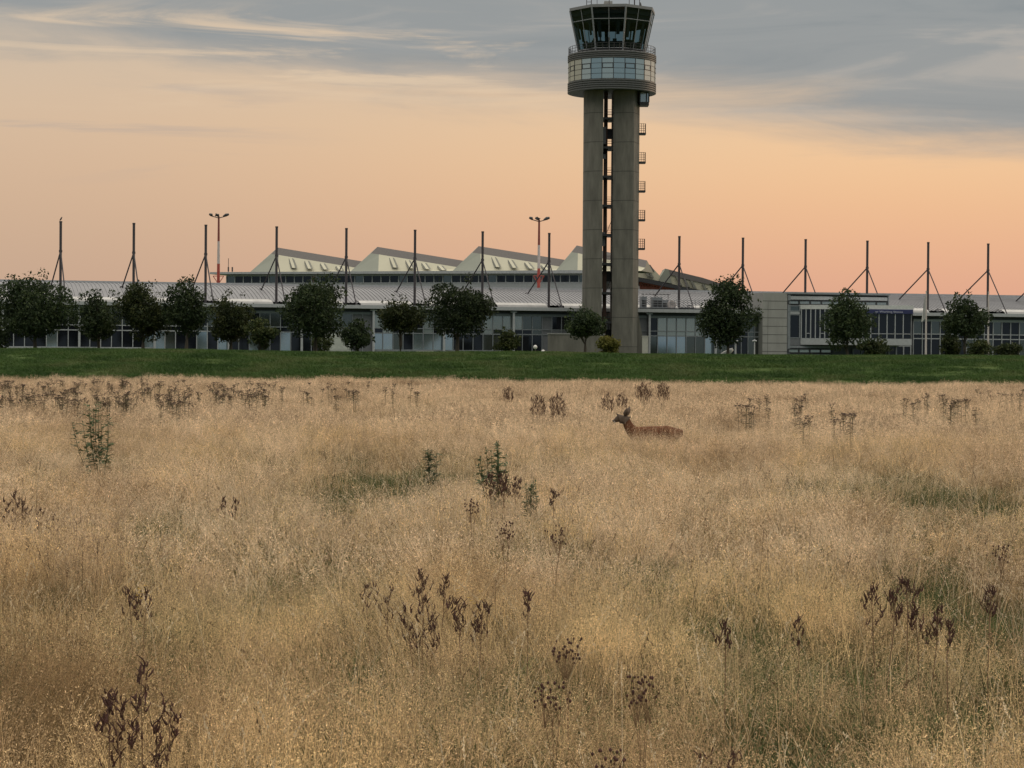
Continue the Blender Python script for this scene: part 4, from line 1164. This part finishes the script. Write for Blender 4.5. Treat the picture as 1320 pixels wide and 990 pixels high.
def scatter(name, protos, pts, rots, scl, idx, label, cat, kind='stuff'):
    src = bpy.data.collections.new(name + '_sources')
    for i, o in enumerate(protos):
        o.name = '%s_%02d' % (name, i); src.objects.link(o)
    me = bpy.data.meshes.new(name); me.vertices.add(len(pts)); me.vertices.foreach_set('co', pts.astype(np.float32).ravel())
    A = me.attributes.new('rot', 'FLOAT_VECTOR', 'POINT'); A.data.foreach_set('vector', rots.astype(np.float32).ravel())
    A = me.attributes.new('scl', 'FLOAT_VECTOR', 'POINT'); A.data.foreach_set('vector', scl.astype(np.float32).ravel())
    A = me.attributes.new('idx', 'INT', 'POINT'); A.data.foreach_set('value', idx.astype(np.int32))
    o = bpy.data.objects.new(name, me); COL.objects.link(o)
    ng = bpy.data.node_groups.new(name, 'GeometryNodeTree')
    ng.interface.new_socket('Geometry', in_out='INPUT', socket_type='NodeSocketGeometry')
    ng.interface.new_socket('Geometry', in_out='OUTPUT', socket_type='NodeSocketGeometry')
    gi = ng.nodes.new('NodeGroupInput'); go = ng.nodes.new('NodeGroupOutput')
    ci = ng.nodes.new('GeometryNodeCollectionInfo'); ci.inputs['Collection'].default_value = src
    ci.inputs['Separate Children'].default_value = True; ci.inputs['Reset Children'].default_value = True
    ip = ng.nodes.new('GeometryNodeInstanceOnPoints'); ip.inputs['Pick Instance'].default_value = True
    def na(nm, dt):
        n = ng.nodes.new('GeometryNodeInputNamedAttribute'); n.data_type = dt; n.inputs['Name'].default_value = nm
        return [s for s in n.outputs if s.enabled][0]
    ng.links.new(gi.outputs[0], ip.inputs['Points']); ng.links.new(ci.outputs[0], ip.inputs['Instance'])
    ng.links.new(na('idx', 'INT'), ip.inputs['Instance Index'])
    e2r = ng.nodes.new('FunctionNodeEulerToRotation'); ng.links.new(na('rot', 'FLOAT_VECTOR'), e2r.inputs[0])
    ng.links.new(e2r.outputs[0], ip.inputs['Rotation']); ng.links.new(na('scl', 'FLOAT_VECTOR'), ip.inputs['Scale'])
    ng.links.new(ip.outputs[0], go.inputs[0])
    md = o.modifiers.new('scatter', 'NODES'); md.node_group = ng
    return tag(o, label, cat, kind=kind)
def field_points(y0, y1, dens, margin, g):
    area = (y1 - y0) * ((y0 + y1) * .5 * .47 + 2 * margin)
    n = int(area * dens * 1.4)
    y = y0 + (y1 - y0) * g.random(n); hw = .235 * y + margin; hm = .235 * y1 + margin
    x = (g.random(n) * 2 - 1) * hm
    k = np.abs(x) < hw
    return x[k], y[k]
near = [tuft('n', 100 + i, 30, .16, .62, 30, .0052, 34, .0016) for i in range(6)]
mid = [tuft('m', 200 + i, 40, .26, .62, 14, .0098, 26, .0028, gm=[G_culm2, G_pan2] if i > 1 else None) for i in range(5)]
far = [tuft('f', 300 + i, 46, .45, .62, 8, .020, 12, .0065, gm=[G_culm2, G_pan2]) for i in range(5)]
grn = [tuft('g', 400 + i, 2, .16, .5, 2, .006, 70, .0022, 2) for i in range(3)]
PXS = []
HOLL = []
for (px, py, w_) in ((228, 832, 60), (60, 935, 55), (1035, 838, 90), (735, 968, 60), (420, 885, 50), (1225, 765, 90), (500, 622, 90), (930, 782, 60), (1290, 905, 50), (560, 600, 60), (190, 660, 70), (840, 700, 60), (330, 740, 60), (1130, 620, 120), (90, 800, 70), (640, 870, 70)):
    d = ray(px, py); t = (.42 - 1.85) / d.z; p_ = EYE + d * t
    HOLL.append((p_.x, p_.y, w_ * p_.y / FPX * 1.7, w_ * p_.y / FPX * 4.0))
def hollow(x, y):
    r_ = np.zeros(len(x))
    for (a, b, sx, sy) in HOLL: r_ = np.maximum(r_, np.exp(-((x - a) / sx) ** 2 - ((y - b) / sy) ** 2))
    return r_
DEER = (at(842, 560, 36).x, 36.0)
def band(y0, y1, dens, margin, i0, ni, rscale, seed):
    g = np.random.default_rng(seed)
    x, y = field_points(y0, y1, dens, margin, g)
    p = vnoise(x, y * .5, 1.1 * rscale, 5) * .6 + vnoise(x, y * .5, .45 * rscale, 6) * .4
    big = vnoise(x, y, 6, 9)
    ho = hollow(x, y)
    keep = g.random(len(x)) < np.clip(.12 + 2.0 * (p - .22), .12, 1) * (1 - .68 * ho)
    x, y, p, big, ho = x[keep], y[keep], p[keep], big[keep], ho[keep]
    h = (.46 + .92 * p) * (1 - .38 * ho) * (.88 + .2 * big) * (.78 + .40 * g.random(len(x)))
    near_deer = np.exp(-((x - DEER[0]) / 1.2) ** 2 - ((y - (DEER[1] - 1.2)) / 2.2) ** 2)
    h = h * (1 - near_deer) + near_deer * (.90 + .16 * (h - .9))
    n = len(x)
    zz = np.array([gz(a, b) for a, b in zip(x, y)]) if y1 > 121 else np.zeros(n)
    lx = (vnoise(x, y * .6, .9 * rscale ** .5, 31) - .5) * 1.0; ly = (vnoise(x, y * .6, .9 * rscale ** .5, 32) - .5) * .8
    # Euler XYZ turns about z last, so the tilt is expressed in the tuft's own turned frame
    az = g.random(n) * 6.283
    tx, ty = -ly + g.normal(size=n) * .08, lx + g.normal(size=n) * .08
    rots = np.stack([tx * np.cos(az) + ty * np.sin(az), -tx * np.sin(az) + ty * np.cos(az), az], 1)
    s = .9 + .25 * g.random(n)
    PXS.append((np.stack([x, y, zz], 1), rots, np.stack([s, s, h], 1), i0 + g.integers(0, ni, n)))
band(4.6, 15, 21, 1.6, 0, 6, 1.0, 1)
band(15, 42, 11, 2.5, 6, 5, 1.6, 2)
band(42, 124, 5.0, 5, 11, 5, 3.5, 3)
g = np.random.default_rng(44)
x, y = field_points(5, 60, 20, 2, g)
p = vnoise(x, y * .5, 1.1, 5) * .6 + vnoise(x, y * .5, .45, 6) * .4
k = (p < .46) & (g.random(len(x)) < .45) | (g.random(len(x)) < 1.1 * hollow(x, y)); x, y = x[k], y[k]; n = len(x)
PXS.append((np.stack([x, y, np.zeros(n)], 1), np.stack([np.zeros(n), np.zeros(n), g.random(n) * 6.28], 1), np.stack([1 + g.random(n) * .4] * 2 + [.85 + .35 * g.random(n)], 1), 16 + g.integers(0, 3, n)))
g = np.random.default_rng(45); n = 110
x = DEER[0] - .05 + (g.random(n) - .5) * 2.4; y = 33.7 + 2.0 * g.random(n)
PXS.append((np.stack([x, y, np.zeros(n)], 1), np.stack([g.normal(size=n) * .06, g.normal(size=n) * .06, g.random(n) * 6.28], 1), np.stack([np.full(n, .95)] * 2 + [.94 + .22 * g.random(n)], 1), 6 + g.integers(0, 5, n)))
g = np.random.default_rng(47); n = 16
x = DEER[0] + (g.random(n) - .45) * 1.3; y = 35.2 + .5 * g.random(n)
PXS.append((np.stack([x, y, np.zeros(n)], 1), np.stack([g.normal(size=n) * .1, g.normal(size=n) * .1, g.random(n) * 6.28], 1), np.stack([np.full(n, .5)] * 2 + [1.15 + .3 * g.random(n)], 1), 6 + g.integers(0, 5, n)))
g = np.random.default_rng(46); n = 900
x = (g.random(n) - .5) * 74; y = 121 + 5.5 * g.random(n) ** 1.8 * (.2 + 1.2 * vnoise(x, x * 0, 2.3, 51)); zz = np.array([gz(a, b) for a, b in zip(x, y)])
PXS.append((np.stack([x, y, zz], 1), np.stack([g.normal(size=n) * .1, g.normal(size=n) * .1, g.random(n) * 6.28], 1), np.stack([np.full(n, .7)] * 2 + [.7 + .6 * g.random(n)], 1), 11 + g.integers(0, 5, n)))
cat4 = [np.concatenate([q[i] for q in PXS]) for i in range(4)]
print('grass instances', len(cat4[0]))
scatter('meadow_grass', near + mid + far + grn, *cat4, 'tall dry straw coloured meadow grass covering the whole field', 'grass')

# loose longer stems, pale and dark tipped, standing above the sward
def stray(name, seed, n, h, mats_):
    g = np.random.default_rng(seed)
    P0 = np.zeros((n, 3)); P0[:, :2] = g.normal(size=(n, 2)) * .05
    d = np.concatenate([g.normal(size=(n, 2)) * .16, np.ones((n, 1))], 1); d /= np.linalg.norm(d, axis=1)[:, None]
    L = h * (.8 + .4 * g.random(n)); bend = np.concatenate([g.normal(size=(n, 2)) * .3, -.1 * np.ones((n, 1))], 1)
    V, F, tips = ribbon_np(P0, d, L, np.full(n, .0016), bend, 5, g)
    k = n * 14; ci = np.repeat(np.arange(n), 14); t = 1 - .12 * g.random(k)
    c = P0[ci] + d[ci] * (L[ci] * t)[:, None] + bend[ci] * (t * t * L[ci])[:, None] + g.normal(size=(k, 3)) * .003
    ax = d[ci] + bend[ci] * 1.5 + g.normal(size=(k, 3)) * .2; ax /= np.linalg.norm(ax, axis=1)[:, None]
    sd_ = np.cross(ax, g.normal(size=(k, 3))); sd_ /= np.linalg.norm(sd_, axis=1)[:, None]
    V2 = np.stack([c - ax * .006, c + sd_ * .002, c + ax * .006, c - sd_ * .002], 1).reshape(-1, 3)
    return npmesh(name, np.concatenate([V, V2]), np.concatenate([F, np.arange(k * 4).reshape(-1, 4) + len(V)]), mats_, np.concatenate([np.zeros(len(F)), np.ones(k)]), link=False)
G_pale = leafmat('pale_stem', [(.66, .55, .38), (.74, .64, .46)], .5, .3)
G_dk = leafmat('dark_spike', [(.10, .065, .04), (.17, .11, .06)], .5, .2)
st_ = [stray('s', 500 + i, 3, .68, [G_pale, G_pale]) for i in range(4)] + [stray('s', 520 + i, 2, .74, [G_leaf, G_dk]) for i in range(3)]
g = np.random.default_rng(9)
x1, y1 = field_points(5, 30, 6.0, 2, g); x2, y2 = field_points(30, 110, .55, 4, g)
x = np.concatenate([x1, x2]); y = np.concatenate([y1, y2]); n = len(x)
s = .8 + .4 * g.random(n); thick = np.where(y > 30, 2.2, 1.0)
scatter('stray_stems', st_, np.stack([x, y, np.zeros(n)], 1), np.stack([g.normal(size=n) * .12, g.normal(size=n) * .12, g.random(n) * 6.28], 1), np.stack([s * thick ** .3, s * thick ** .3, s], 1), np.where(g.random(n) < .72, g.integers(0, 4, n), g.integers(4, 7, n)), 'loose pale and dark tipped stems standing above the dry grass', 'grass')

# bank turf
G_turf = leafmat('turf_blade', [(.030, .066, .014), (.050, .098, .022), (.085, .115, .038)], .30, .25)
def turf(seed):
    g = np.random.default_rng(seed); n = 70
    P0 = np.concatenate([g.normal(size=(n, 2)) * .28, np.zeros((n, 1))], 1)
    d = np.concatenate([g.normal(size=(n, 2)) * .4, np.ones((n, 1))], 1); d /= np.linalg.norm(d, axis=1)[:, None]
    V, F, _ = ribbon_np(P0, d, .10 + .12 * g.random(n), np.full(n, .012), np.concatenate([d[:, :2] * .8, -.3 * np.ones((n, 1))], 1), 2, g)
    return npmesh('t', V, F, G_turf, link=False)
g = np.random.default_rng(77)
n = 24000
y = 119.5 + 42 * g.random(n) ** 1.1; x = (g.random(n) * 2 - 1) * 44
p = vnoise(x, y * 2.2, 3.2, 21); k = g.random(n) < .25 + .9 * p; x, y, p = x[k], y[k], p[k]; n = len(x)
zz = np.array([gz(a, b) for a, b in zip(x, y)])
s = .7 + .9 * p + .3 * g.random(n)
scatter('bank_turf', [turf(600 + i) for i in range(3)], np.stack([x, y, zz - .01], 1), np.stack([np.zeros(n), np.zeros(n), g.random(n) * 6.28], 1), np.stack([s, s, s], 1), g.integers(0, 3, n), 'rough dark green turf on the bank behind the field', 'turf')

# ------------------------------------------------------------------ weeds
M_dock = mat('dock_seed', (.060, .024, .018), .85, var=.5, scale=60)
M_dockst = mat('dock_stem', (.17, .105, .055), .8, scale=20)
M_tanst = mat('tansy_stem', (.080, .070, .034), .8, scale=20)
M_browns = mat('brown_seed', (.055, .030, .018), .85, var=.4, scale=30)
M_thl = leafmat('thistle_leaf', [(.060, .090, .042), (.11, .145, .075)], 6, .2)
M_yel = mat('yellow_flower', (.55, .36, .04), .7)
M_pink = mat('pale_flower', (.55, .42, .38), .8)
def ground_y(py, h, px=660):
    hz = 462 + .0075 * (px - 660)
    return FPX * (1.85 - h) / (py - hz)
def weed(px, pytop, wpx, h, label, cat, kind, seed, group, flower=None, dens=1.0):
    rr = random.Random(seed)
    Yd = ground_y(pytop, h, px); p = at(px, pytop, Yd); wd_ = wpx * Yd / FPX
    t = thing({'dock': 'dock_plant', 'tansy': 'tansy_plant', 'thistle': 'thistle', 'knap': 'knapweed'}[kind], (p.x, Yd, 0), label, cat, group)
    st = MB(); hd = MB()
    if kind == 'dock':
        R_ = wd_ / 2
        far_ = 1 + Yd * .02
        crown = min(h * .5, max(wd_ * 1.5, .17))
        nst = max(1, int(round(wd_ * 12)))
        sr = .0021 * far_
        for i in range(nst):
            f = 0 if nst == 1 else (i / (nst - 1) - .5) * 2
            top = Vector((f * R_ * .72 + rr.uniform(-.1, .1) * R_, rr.uniform(-.5, .5) * R_, h - crown * (.32 * abs(f) + rr.uniform(0, .18) * (i > 0))))
            base = Vector((f * R_ * .25, top.y * .3, 0))
            fork = base.lerp(top, 1 - crown * rr.uniform(.8, 1.0) / h) + Vector((rr.uniform(-.012, .012), 0, 0))
            st.tube([base, base.lerp(fork, .5) + Vector((rr.uniform(-.012, .012), 0, 0)), fork, top], [sr * 1.3, sr * 1.2, sr, sr * .5], 5)
            nb = max(6, int((9 + 60 * wd_ / nst) * dens))
            rb_ = max(R_ * 1.35 / nst ** .3, .035)
            for k in range(nb):
                tt = (k + rr.random()) / nb
                s0 = fork.lerp(top, tt); a = rr.uniform(0, 6.28)
                rl_ = rb_ * (1.05 - .75 * tt) * rr.uniform(.3, 1)
                end = s0 + Vector((math.cos(a) * rl_, math.sin(a) * rl_, rl_ * rr.uniform(.5, 1.5) + .01))
                if end.z > h: end.z = h - rr.uniform(0, .02)
                bend = s0.lerp(end, .5) + Vector((math.cos(a), math.sin(a), -.6)) * rl_ * .16
                st.tube([s0, bend, end], [sr * .55, sr * .45, sr * .35], 4)
                for q in range(rr.randint(2, 4)):
                    s1 = bend.lerp(end, rr.uniform(0, 1.0)) + Vector((rr.uniform(-1, 1), rr.uniform(-1, 1), 0)) * .006
                    L = rr.uniform(.014, .042) * min(1.5, far_ ** .5); dx = Vector((rr.uniform(-1, 1), rr.uniform(-1, 1), 0)); d2 = Vector((rr.uniform(-.6, .6), rr.uniform(-.6, .6), 0))
                    n = 6; pts = []; rs = []
                    for j in range(n):
                        u_ = j / (n - 1)
                        pts.append(s1 + dx * L * .8 * (u_ * (1.2 - u_)) + d2 * L * u_ * u_ + Vector((0, 0, L * u_))); rs.append(rr.uniform(.0018, .0042) * (1.15 - .7 * u_) * far_ ** .75)
                    hd.tube(pts, rs, 4)
                    for j in range(5):
                        qq = pts[rr.randrange(n)]; d = Vector((rr.uniform(-1, 1), rr.uniform(-1, 1), rr.uniform(-.3, 1))).normalized()
                        e_ = d.orthogonal().normalized() * .0018
                        hd.add([qq, qq + d * .0035 + e_, qq + d * .007, qq + d * .0035 - e_], [(0, 1, 2, 3)])
            for k in range(6):
                q0 = base.lerp(fork, rr.uniform(.75, 1.1)); a = rr.uniform(0, 6.28); L = rr.uniform(.02, .05); d = Vector((math.cos(a), math.sin(a), .4)); sd_ = Vector((-d.y, d.x, 0)) * .004
                st.add([q0, q0 + d * L * .5 + sd_, q0 + d * L, q0 + d * L * .5 - sd_], [(0, 1, 2, 3)])
        m1, m2 = M_dockst, M_dock
    elif kind == 'tansy':                               # flat-topped brown heads
        nst = max(1, int(3 * dens))
        for i in range(nst):
            hx, hy = rr.uniform(-.5, .5) * wd_, rr.uniform(-.5, .5) * wd_; hh = h * rr.uniform(.8, 1)
            r0 = .003 + Yd * .00004
            st.tube([(hx * .5, hy * .5, 0), (hx * .8, hy, hh * .6), (hx, hy, hh * .93)], [r0, r0, r0 * .7], 4)
            for k in range(7):
                a = rr.uniform(0, 6.28); r_ = rr.uniform(.02, .09); q = Vector((hx + r_ * math.cos(a), hy + r_ * math.sin(a), hh + rr.uniform(-.04, .02)))
                st.tube([(hx, hy, hh * .88), q], r0 * .45, 3)
                sz = .014 + Yd * .00022
                hd.lathe([(.001, q.z - .004), (sz, q.z), (sz * .9, q.z + .006), (.001, q.z + .01)], q.x, q.y, 6)
            for k in range(14):
                zq = hh * rr.uniform(.5, .9); a = rr.uniform(0, 6.28); L = rr.uniform(.06, .14)
                s0 = Vector((hx * .8, hy, zq)); e_ = s0 + Vector((math.cos(a) * L, math.sin(a) * L, -.02)); sd_ = Vector((-math.sin(a), math.cos(a), .4)) * (.006 + Yd * .0001)
                st.add([s0, (s0 + e_) / 2 + sd_, e_, (s0 + e_) / 2 - sd_], [(0, 1, 2, 3)])
        m1, m2 = M_tanst, M_browns
    elif kind == 'knap':                                # open branching with round dark buds
        for i in range(max(2, int(4 * dens))):
            hx, hy = rr.uniform(-.25, .25) * wd_, rr.uniform(-.3, .3) * wd_
            st.tube([(0, 0, 0), (hx * .4, hy * .4, h * .6), (hx, hy, h * .78)], [.0016, .0014, .001], 4)
            for k in range(int(9)):
                a = rr.uniform(0, 6.28); r_ = rr.uniform(.1, .5) * wd_; q = Vector((hx + r_ * math.cos(a), hy + r_ * math.sin(a) * .6, h * rr.uniform(.84, 1)))
                st.tube([(hx, hy, h * .74), q], .0007, 3)
                z_ = rr.uniform(.004, .0065) * (1 + Yd * .02); hd.lathe([(.001, q.z - z_), (z_ * .7, q.z - z_ * .5), (z_ * .75, q.z + z_ * .3), (.001, q.z + z_)], q.x, q.y, 6)
        m1, m2 = M_dockst, M_dock
    else:                                               # thistle: spiny leaves on several stems
        nst = int(6 * dens)
        for i in range(nst):
            a = rr.uniform(0, 6.28); f = rr.random() ** .7 if i else 0; hx, hy = f * .48 * wd_ * math.cos(a), f * .48 * wd_ * math.sin(a)
            hh = h * (1 - .22 * f * f - rr.uniform(0, .08)) if i else h * .98
            b2 = Vector((hx, hy, hh)); b0 = Vector((hx * .15, hy * .15, 0)); bm_ = Vector((hx * .75 + rr.uniform(-.02, .02), hy * .75, hh * .62))
            st.tube([b0, bm_, b2], [.006, .004, .002], 5)
            for k in range(34):
                tq = rr.uniform(.35, 1) ; q = b0.lerp(bm_, tq / .62) if tq < .62 else bm_.lerp(b2, (tq - .62) / .38)
                a2 = rr.uniform(0, 6.28); L = rr.uniform(.05, .13) * (1.25 - .6 * tq) * (.8 + wd_ * .6)
                d = Vector((math.cos(a2), math.sin(a2), rr.uniform(-.1, .8))).normalized(); sd_ = Vector((-d.y, d.x, rr.uniform(-.5, .5)))
                vs = [q]
                for j in range(1, 5):
                    c = q + d * L * j / 4 - Vector((0, 0, L * .25 * (j / 4) ** 2)); ww = L * .17 * (1.2 - j / 5) * (1.5 if j % 2 else .45)
                    vs += [c + sd_ * ww, c - sd_ * ww]
                vs.append(q + d * L * 1.12 - Vector((0, 0, L * .3)))
                hd.add(vs, [(0, 1, 2), (1, 3, 4, 2), (3, 5, 6, 4), (5, 7, 8, 6), (7, 9, 8)])
            if flower or rr.random() < .5:
                q = b2; st.lathe([(.001, q.z - .008), (.008, q.z), (.006, q.z + .010), (.002, q.z + .016)], q.x, q.y, 7)
        m1, m2 = M_thl, M_thl
    st.build('stem', m1, t)
    hd.build('leaf' if kind == 'thistle' else 'seed_head', m2, t)
    if flower:
        fm = MB()
        for k in range(6):
            q = Vector((rr.uniform(-.4, .4) * wd_, rr.uniform(-.3, 0) * wd_, h * rr.uniform(.88, .99)))
            for j in range(6):
                a = j * 1.047; fm.add([q, q + Vector((math.cos(a) * .008, math.sin(a) * .008 - .002, .004)), q + Vector((math.cos(a + .5) * .012, math.sin(a + .5) * .012, .002))], [(0, 1, 2)])
        fm.build('flower', flower, t)
    return t
DG = 'dark seeding docks in the grass'
docks = [
 (182, 856, 100, .96, 'largest dark red dock clump, bottom left of the field', None, 1.25),
 (140, 905, 30, .80, 'small dark dock just left of the largest clump', None, 1),
 (176, 752, 34, .74, 'small brown dock with yellow blossoms in the left meadow', M_yel, .9),
 (560, 722, 42, .84, 'upright dark dock, topmost of the centre group', None, 1.1),
 (543, 765, 58, .74, 'broad faint dock below the upright centre one', None, .8),
 (607, 758, 44, .78, 'low dock with a yellow blossom, right of the centre group', M_yel, 1),
 (487, 738, 44, .72, 'sparse dock left of the centre group', None, .6),
 (1137, 742, 44, .95, 'tallest dark dock, leftmost of the right trio', None, 1.1),
 (1168, 750, 30, .90, 'curly dark dock, middle of the right trio', None, 1),
 (1194, 768, 38, .84, 'bushy leaning dark dock, right one of the right trio', None, 1.1),
 (1277, 762, 28, .86, 'lone compact dock near the right edge', None, 1),
 (1224, 804, 18, .74, 'tiny dock between the right trio and the lone compact dock', None, .6),
 (935, 806, 30, .74, 'faint dock with three short heads left of the right trio', None, .6),
 (1030, 798, 26, .72, 'small brown dock midway to the right trio', None, .6),
 (642, 604, 26, .95, 'brown dock directly below the green thistle, left one', None, 1.3),
 (657, 601, 26, .95, 'brown dock directly below the green thistle, right one', None, 1.3),
 (712, 634, 16, .76, 'slim dark dock right of the brown pair', None, .9),
 (19, 634, 34, .80, 'dark dock at the left edge above the left meadow', None, 1),
 (60, 648, 26, .74, 'faint dock next to the one at the left edge', None, .5),
 (297, 636, 22, .80, 'lean dark dock between the left thistle and centre', None, .7),
 (680, 766, 20, .74, 'small dark dock right of the yellow blossomed one', None, .6),
 (925, 950, 60, .66, 'low reddish dock at the bottom edge right of centre', None, .8)]
docks = [(a_, b_, c_, d_ - .14 if d_ > .78 else d_ - .09, *r_) for a_, b_, c_, d_, *r_ in docks]
for i, (px, py, wp, h, lab, fl, dn) in enumerate(docks):
    weed(px, py, wp, h, lab, 'dock plant', 'dock', 900 + i, DG, fl, dn)
knaps = [(652, 672, 24, .76, 'open knapweed with round buds, left of a pair in mid field'), (716, 676, 34, .78, 'open knapweed with round buds, right of a pair in mid field'),
 (829, 868, 52, .72, 'wide knapweed with scattered dark buds near the bottom centre'), (715, 878, 50, .66, 'low sparse knapweed left of the wide one near the bottom'), (735, 822, 40, .68, 'sparse knapweed in the centre foreground'),
 (1288, 700, 30, .74, 'sparse knapweed at the right edge above the lone dock'), (610, 643, 20, .74, 'tiny knapweed left of the brown docks'), (785, 966, 44, .64, 'knapweed at the very bottom of the picture right of centre')]
for i, (px, py, wp, h, lab) in enumerate(knaps):
    weed(px, py, wp, h, lab, 'knapweed', 'knap', 950 + i, 'knapweeds in the grass')
weed(130, 516, 76, 1.26, 'large green thistle bush standing alone at left', 'thistle', 'thistle', 970, None, None, 1.7)
weed(640, 568, 54, 1.0, 'compact grey green thistle with one pale bloom in mid field', 'thistle', 'thistle', 971, None, M_pink, 2.0)
weed(688, 612, 30, .74, 'tiny grey green thistle right of the brown docks', 'thistle', 'thistle', 972, None, None, 1.2)
weed(556, 578, 36, .74, 'faint green thistle sunk in the grass left of centre', 'thistle', 'thistle', 973, None, None, 1.2)
for i, (px, py, wp, h, lab) in enumerate([(694, 505, 20, 1.15, 'dark upright dock far off, left of a close pair'), (718, 503, 24, 1.18, 'dark leaning dock far off, right of a close pair'),
        (830, 491, 24, 1.2, 'tall dark dock behind the deer'), (855, 492, 20, 1.15, 'forked dark dock right behind the deer'), (783, 507, 16, 1.05, 'short dark dock left of the deer head'),
        (655, 496, 14, 1.05, 'thin dark dock left of the far pair'), (803, 505, 14, 1.0, 'thin stalk between the short dock and the tall dock by the deer')]):
    t = weed(px, py, wp, h, lab, 'dock plant', 'dock', 980 + i, DG, None, 1.6)
    Yd = t.location.y; f = 2.0
    for ch in t.children:                                # sturdier far docks
        me = ch.data
rr = random.Random(5)
TG = 'brown tansies along the far left field edge'
for i in range(230):
    px = rr.uniform(-6, 345) if i < 205 else rr.uniform(345, 540)
    top = rr.uniform(487, 514) + (0 if i < 205 else 6)
    if px > 250: top = rr.uniform(490, 506)
    weed(px, top, rr.uniform(5, 14), rr.uniform(.80, .98), 'brown flat headed tansy in the dark row along the far left field edge', 'tansy', 'tansy', 1000 + i, TG, None, rr.choice([.4, .7, 1.1]))
for i in range(44):
    cx, cy, sx, sy = rr.choice([(975, 520, 22, 4), (1045, 530, 40, 6), (1085, 535, 20, 5), (1240, 515, 22, 6), (1190, 508, 40, 5), (1300, 505, 25, 5), (1020, 512, 60, 5)])
    px, top = rr.gauss(cx, sx * .6), rr.gauss(cy, sy * .7)
    weed(min(px, 1325), max(top, 499), rr.uniform(6, 11), rr.uniform(.85, .98), 'small brown tansy among those scattered over the far right field', 'tansy', 'tansy', 1100 + i, 'brown tansies scattered over the far right field', None, .9)

# ------------------------------------------------------------------ roe deer
M_fur = mat('deer_fur', (.130, .060, .034), .95, var=.35, scale=22, bump=.2, spec=.1)
M_head = mat('deer_head_fur', (.085, .062, .045), .9, var=.3, scale=20)
def skin_mesh(name, verts, edges, radii, m, parent=None, root=0, sub=2):
    me = bpy.data.meshes.new(name); me.from_pydata(verts, edges, []); me.materials.append(m)
    o = bpy.data.objects.new(name, me); COL.objects.link(o)
    if parent: o.parent = parent
    sk = o.modifiers.new('skin', 'SKIN'); sk.use_smooth_shade = True
    for i, r_ in enumerate(radii):
        sv_ = me.skin_vertices[0].data[i]
        sv_.radius = (r_, r_) if isinstance(r_, float) else r_
        sv_.use_root = i == root
    sb = o.modifiers.new('sub', 'SUBSURF'); sb.levels = sub; sb.render_levels = sub
    return o
dp = at(842, 560, 36)
deer = thing('roe_deer', (dp.x, 36, 0), 'reddish brown roe deer standing belly deep in dry grass, head raised to the left', 'deer', rz=rad(4))
# x: nose at negative side
V_ = [(.36, 0, .655), (.22, 0, .65), (.02, 0, .625), (-.18, 0, .62), (-.32, 0, .65), (-.40, 0, .74), (-.44, 0, .85), (-.475, 0, .92), (.44, 0, .635), (.475, 0, .60)]
E_ = [(i, i + 1) for i in range(7)] + [(0, 8), (8, 9)]
Rd = [.135, .140, .135, .14, .125, .090, .070, .062, .095, .04]
def leg(side_, front):
    global V_, E_, Rd
    b = len(V_); y = side_ * .075
    if front:
        ps = [(-.30, y, .54), (-.285, y, .36), (-.29, y, .20), (-.285, y, .06), (-.31, y, .015)]; rs = [.055, .032, .020, .015, .018]; root = 3
    else:
        ps = [(.31, y, .52), (.27, y, .40), (.38, y, .27), (.35, y, .07), (.325, y, .015)]; rs = [.07, .045, .022, .016, .018]; root = 0
    V_ += ps; Rd += rs; E_ += [(root, b)] + [(b + i, b + i + 1) for i in range(4)]
for s_ in (-1, 1):
    leg(s_, True); leg(s_, False)
skin_mesh('body', V_, E_, Rd, M_fur, deer, root=2)
hd_ = skin_mesh('head', [(-.45, 0, .875), (-.49, 0, .915), (-.545, 0, .895), (-.60, 0, .865), (-.645, 0, .845)], [(0, 1), (1, 2), (2, 3), (3, 4)], [.062, .085, .072, .046, .030], M_head, deer, root=1)
for s_ in (-1, 1):
    mb = MB(); c = Vector((-.47 + .02 * (s_ > 0), s_ * .03, .925)); tip = Vector((-.37 - .07 * (s_ < 0), s_ * .10, 1.075 - .02 * (s_ < 0)))
    mb.tube([c, c.lerp(tip, .3), c.lerp(tip, .65), tip], [.018, .042, .036, .005], 8); ob = mb.build('ear', M_head, deer, True)
    mb = MB(); mb.lathe([(.001, -.009), (.008, -.004), (.009, 0), (.008, .004), (.001, .009)], 0, 0, 8); e_ = mb.build('eye', M_dark, deer, True); e_.location = (-.545, s_ * .047, .915)
mb = MB(); mb.tube([(-.648, 0, .850), (-.668, 0, .843)], [.021, .015], 8); mb.build('nose', M_dark, deer, True)
mb = MB(); mb.tube([(-.60, 0, .842), (-.645, 0, .830)], [.018, .016], 8); mb.build('chin', M_wpaint, deer, True)
mb = MB(); mb.tube([(.43, 0, .69), (.455, 0, .65), (.45, 0, .59)], [.03, .035, .012], 8); mb.build('tail', M_fur, deer, True)
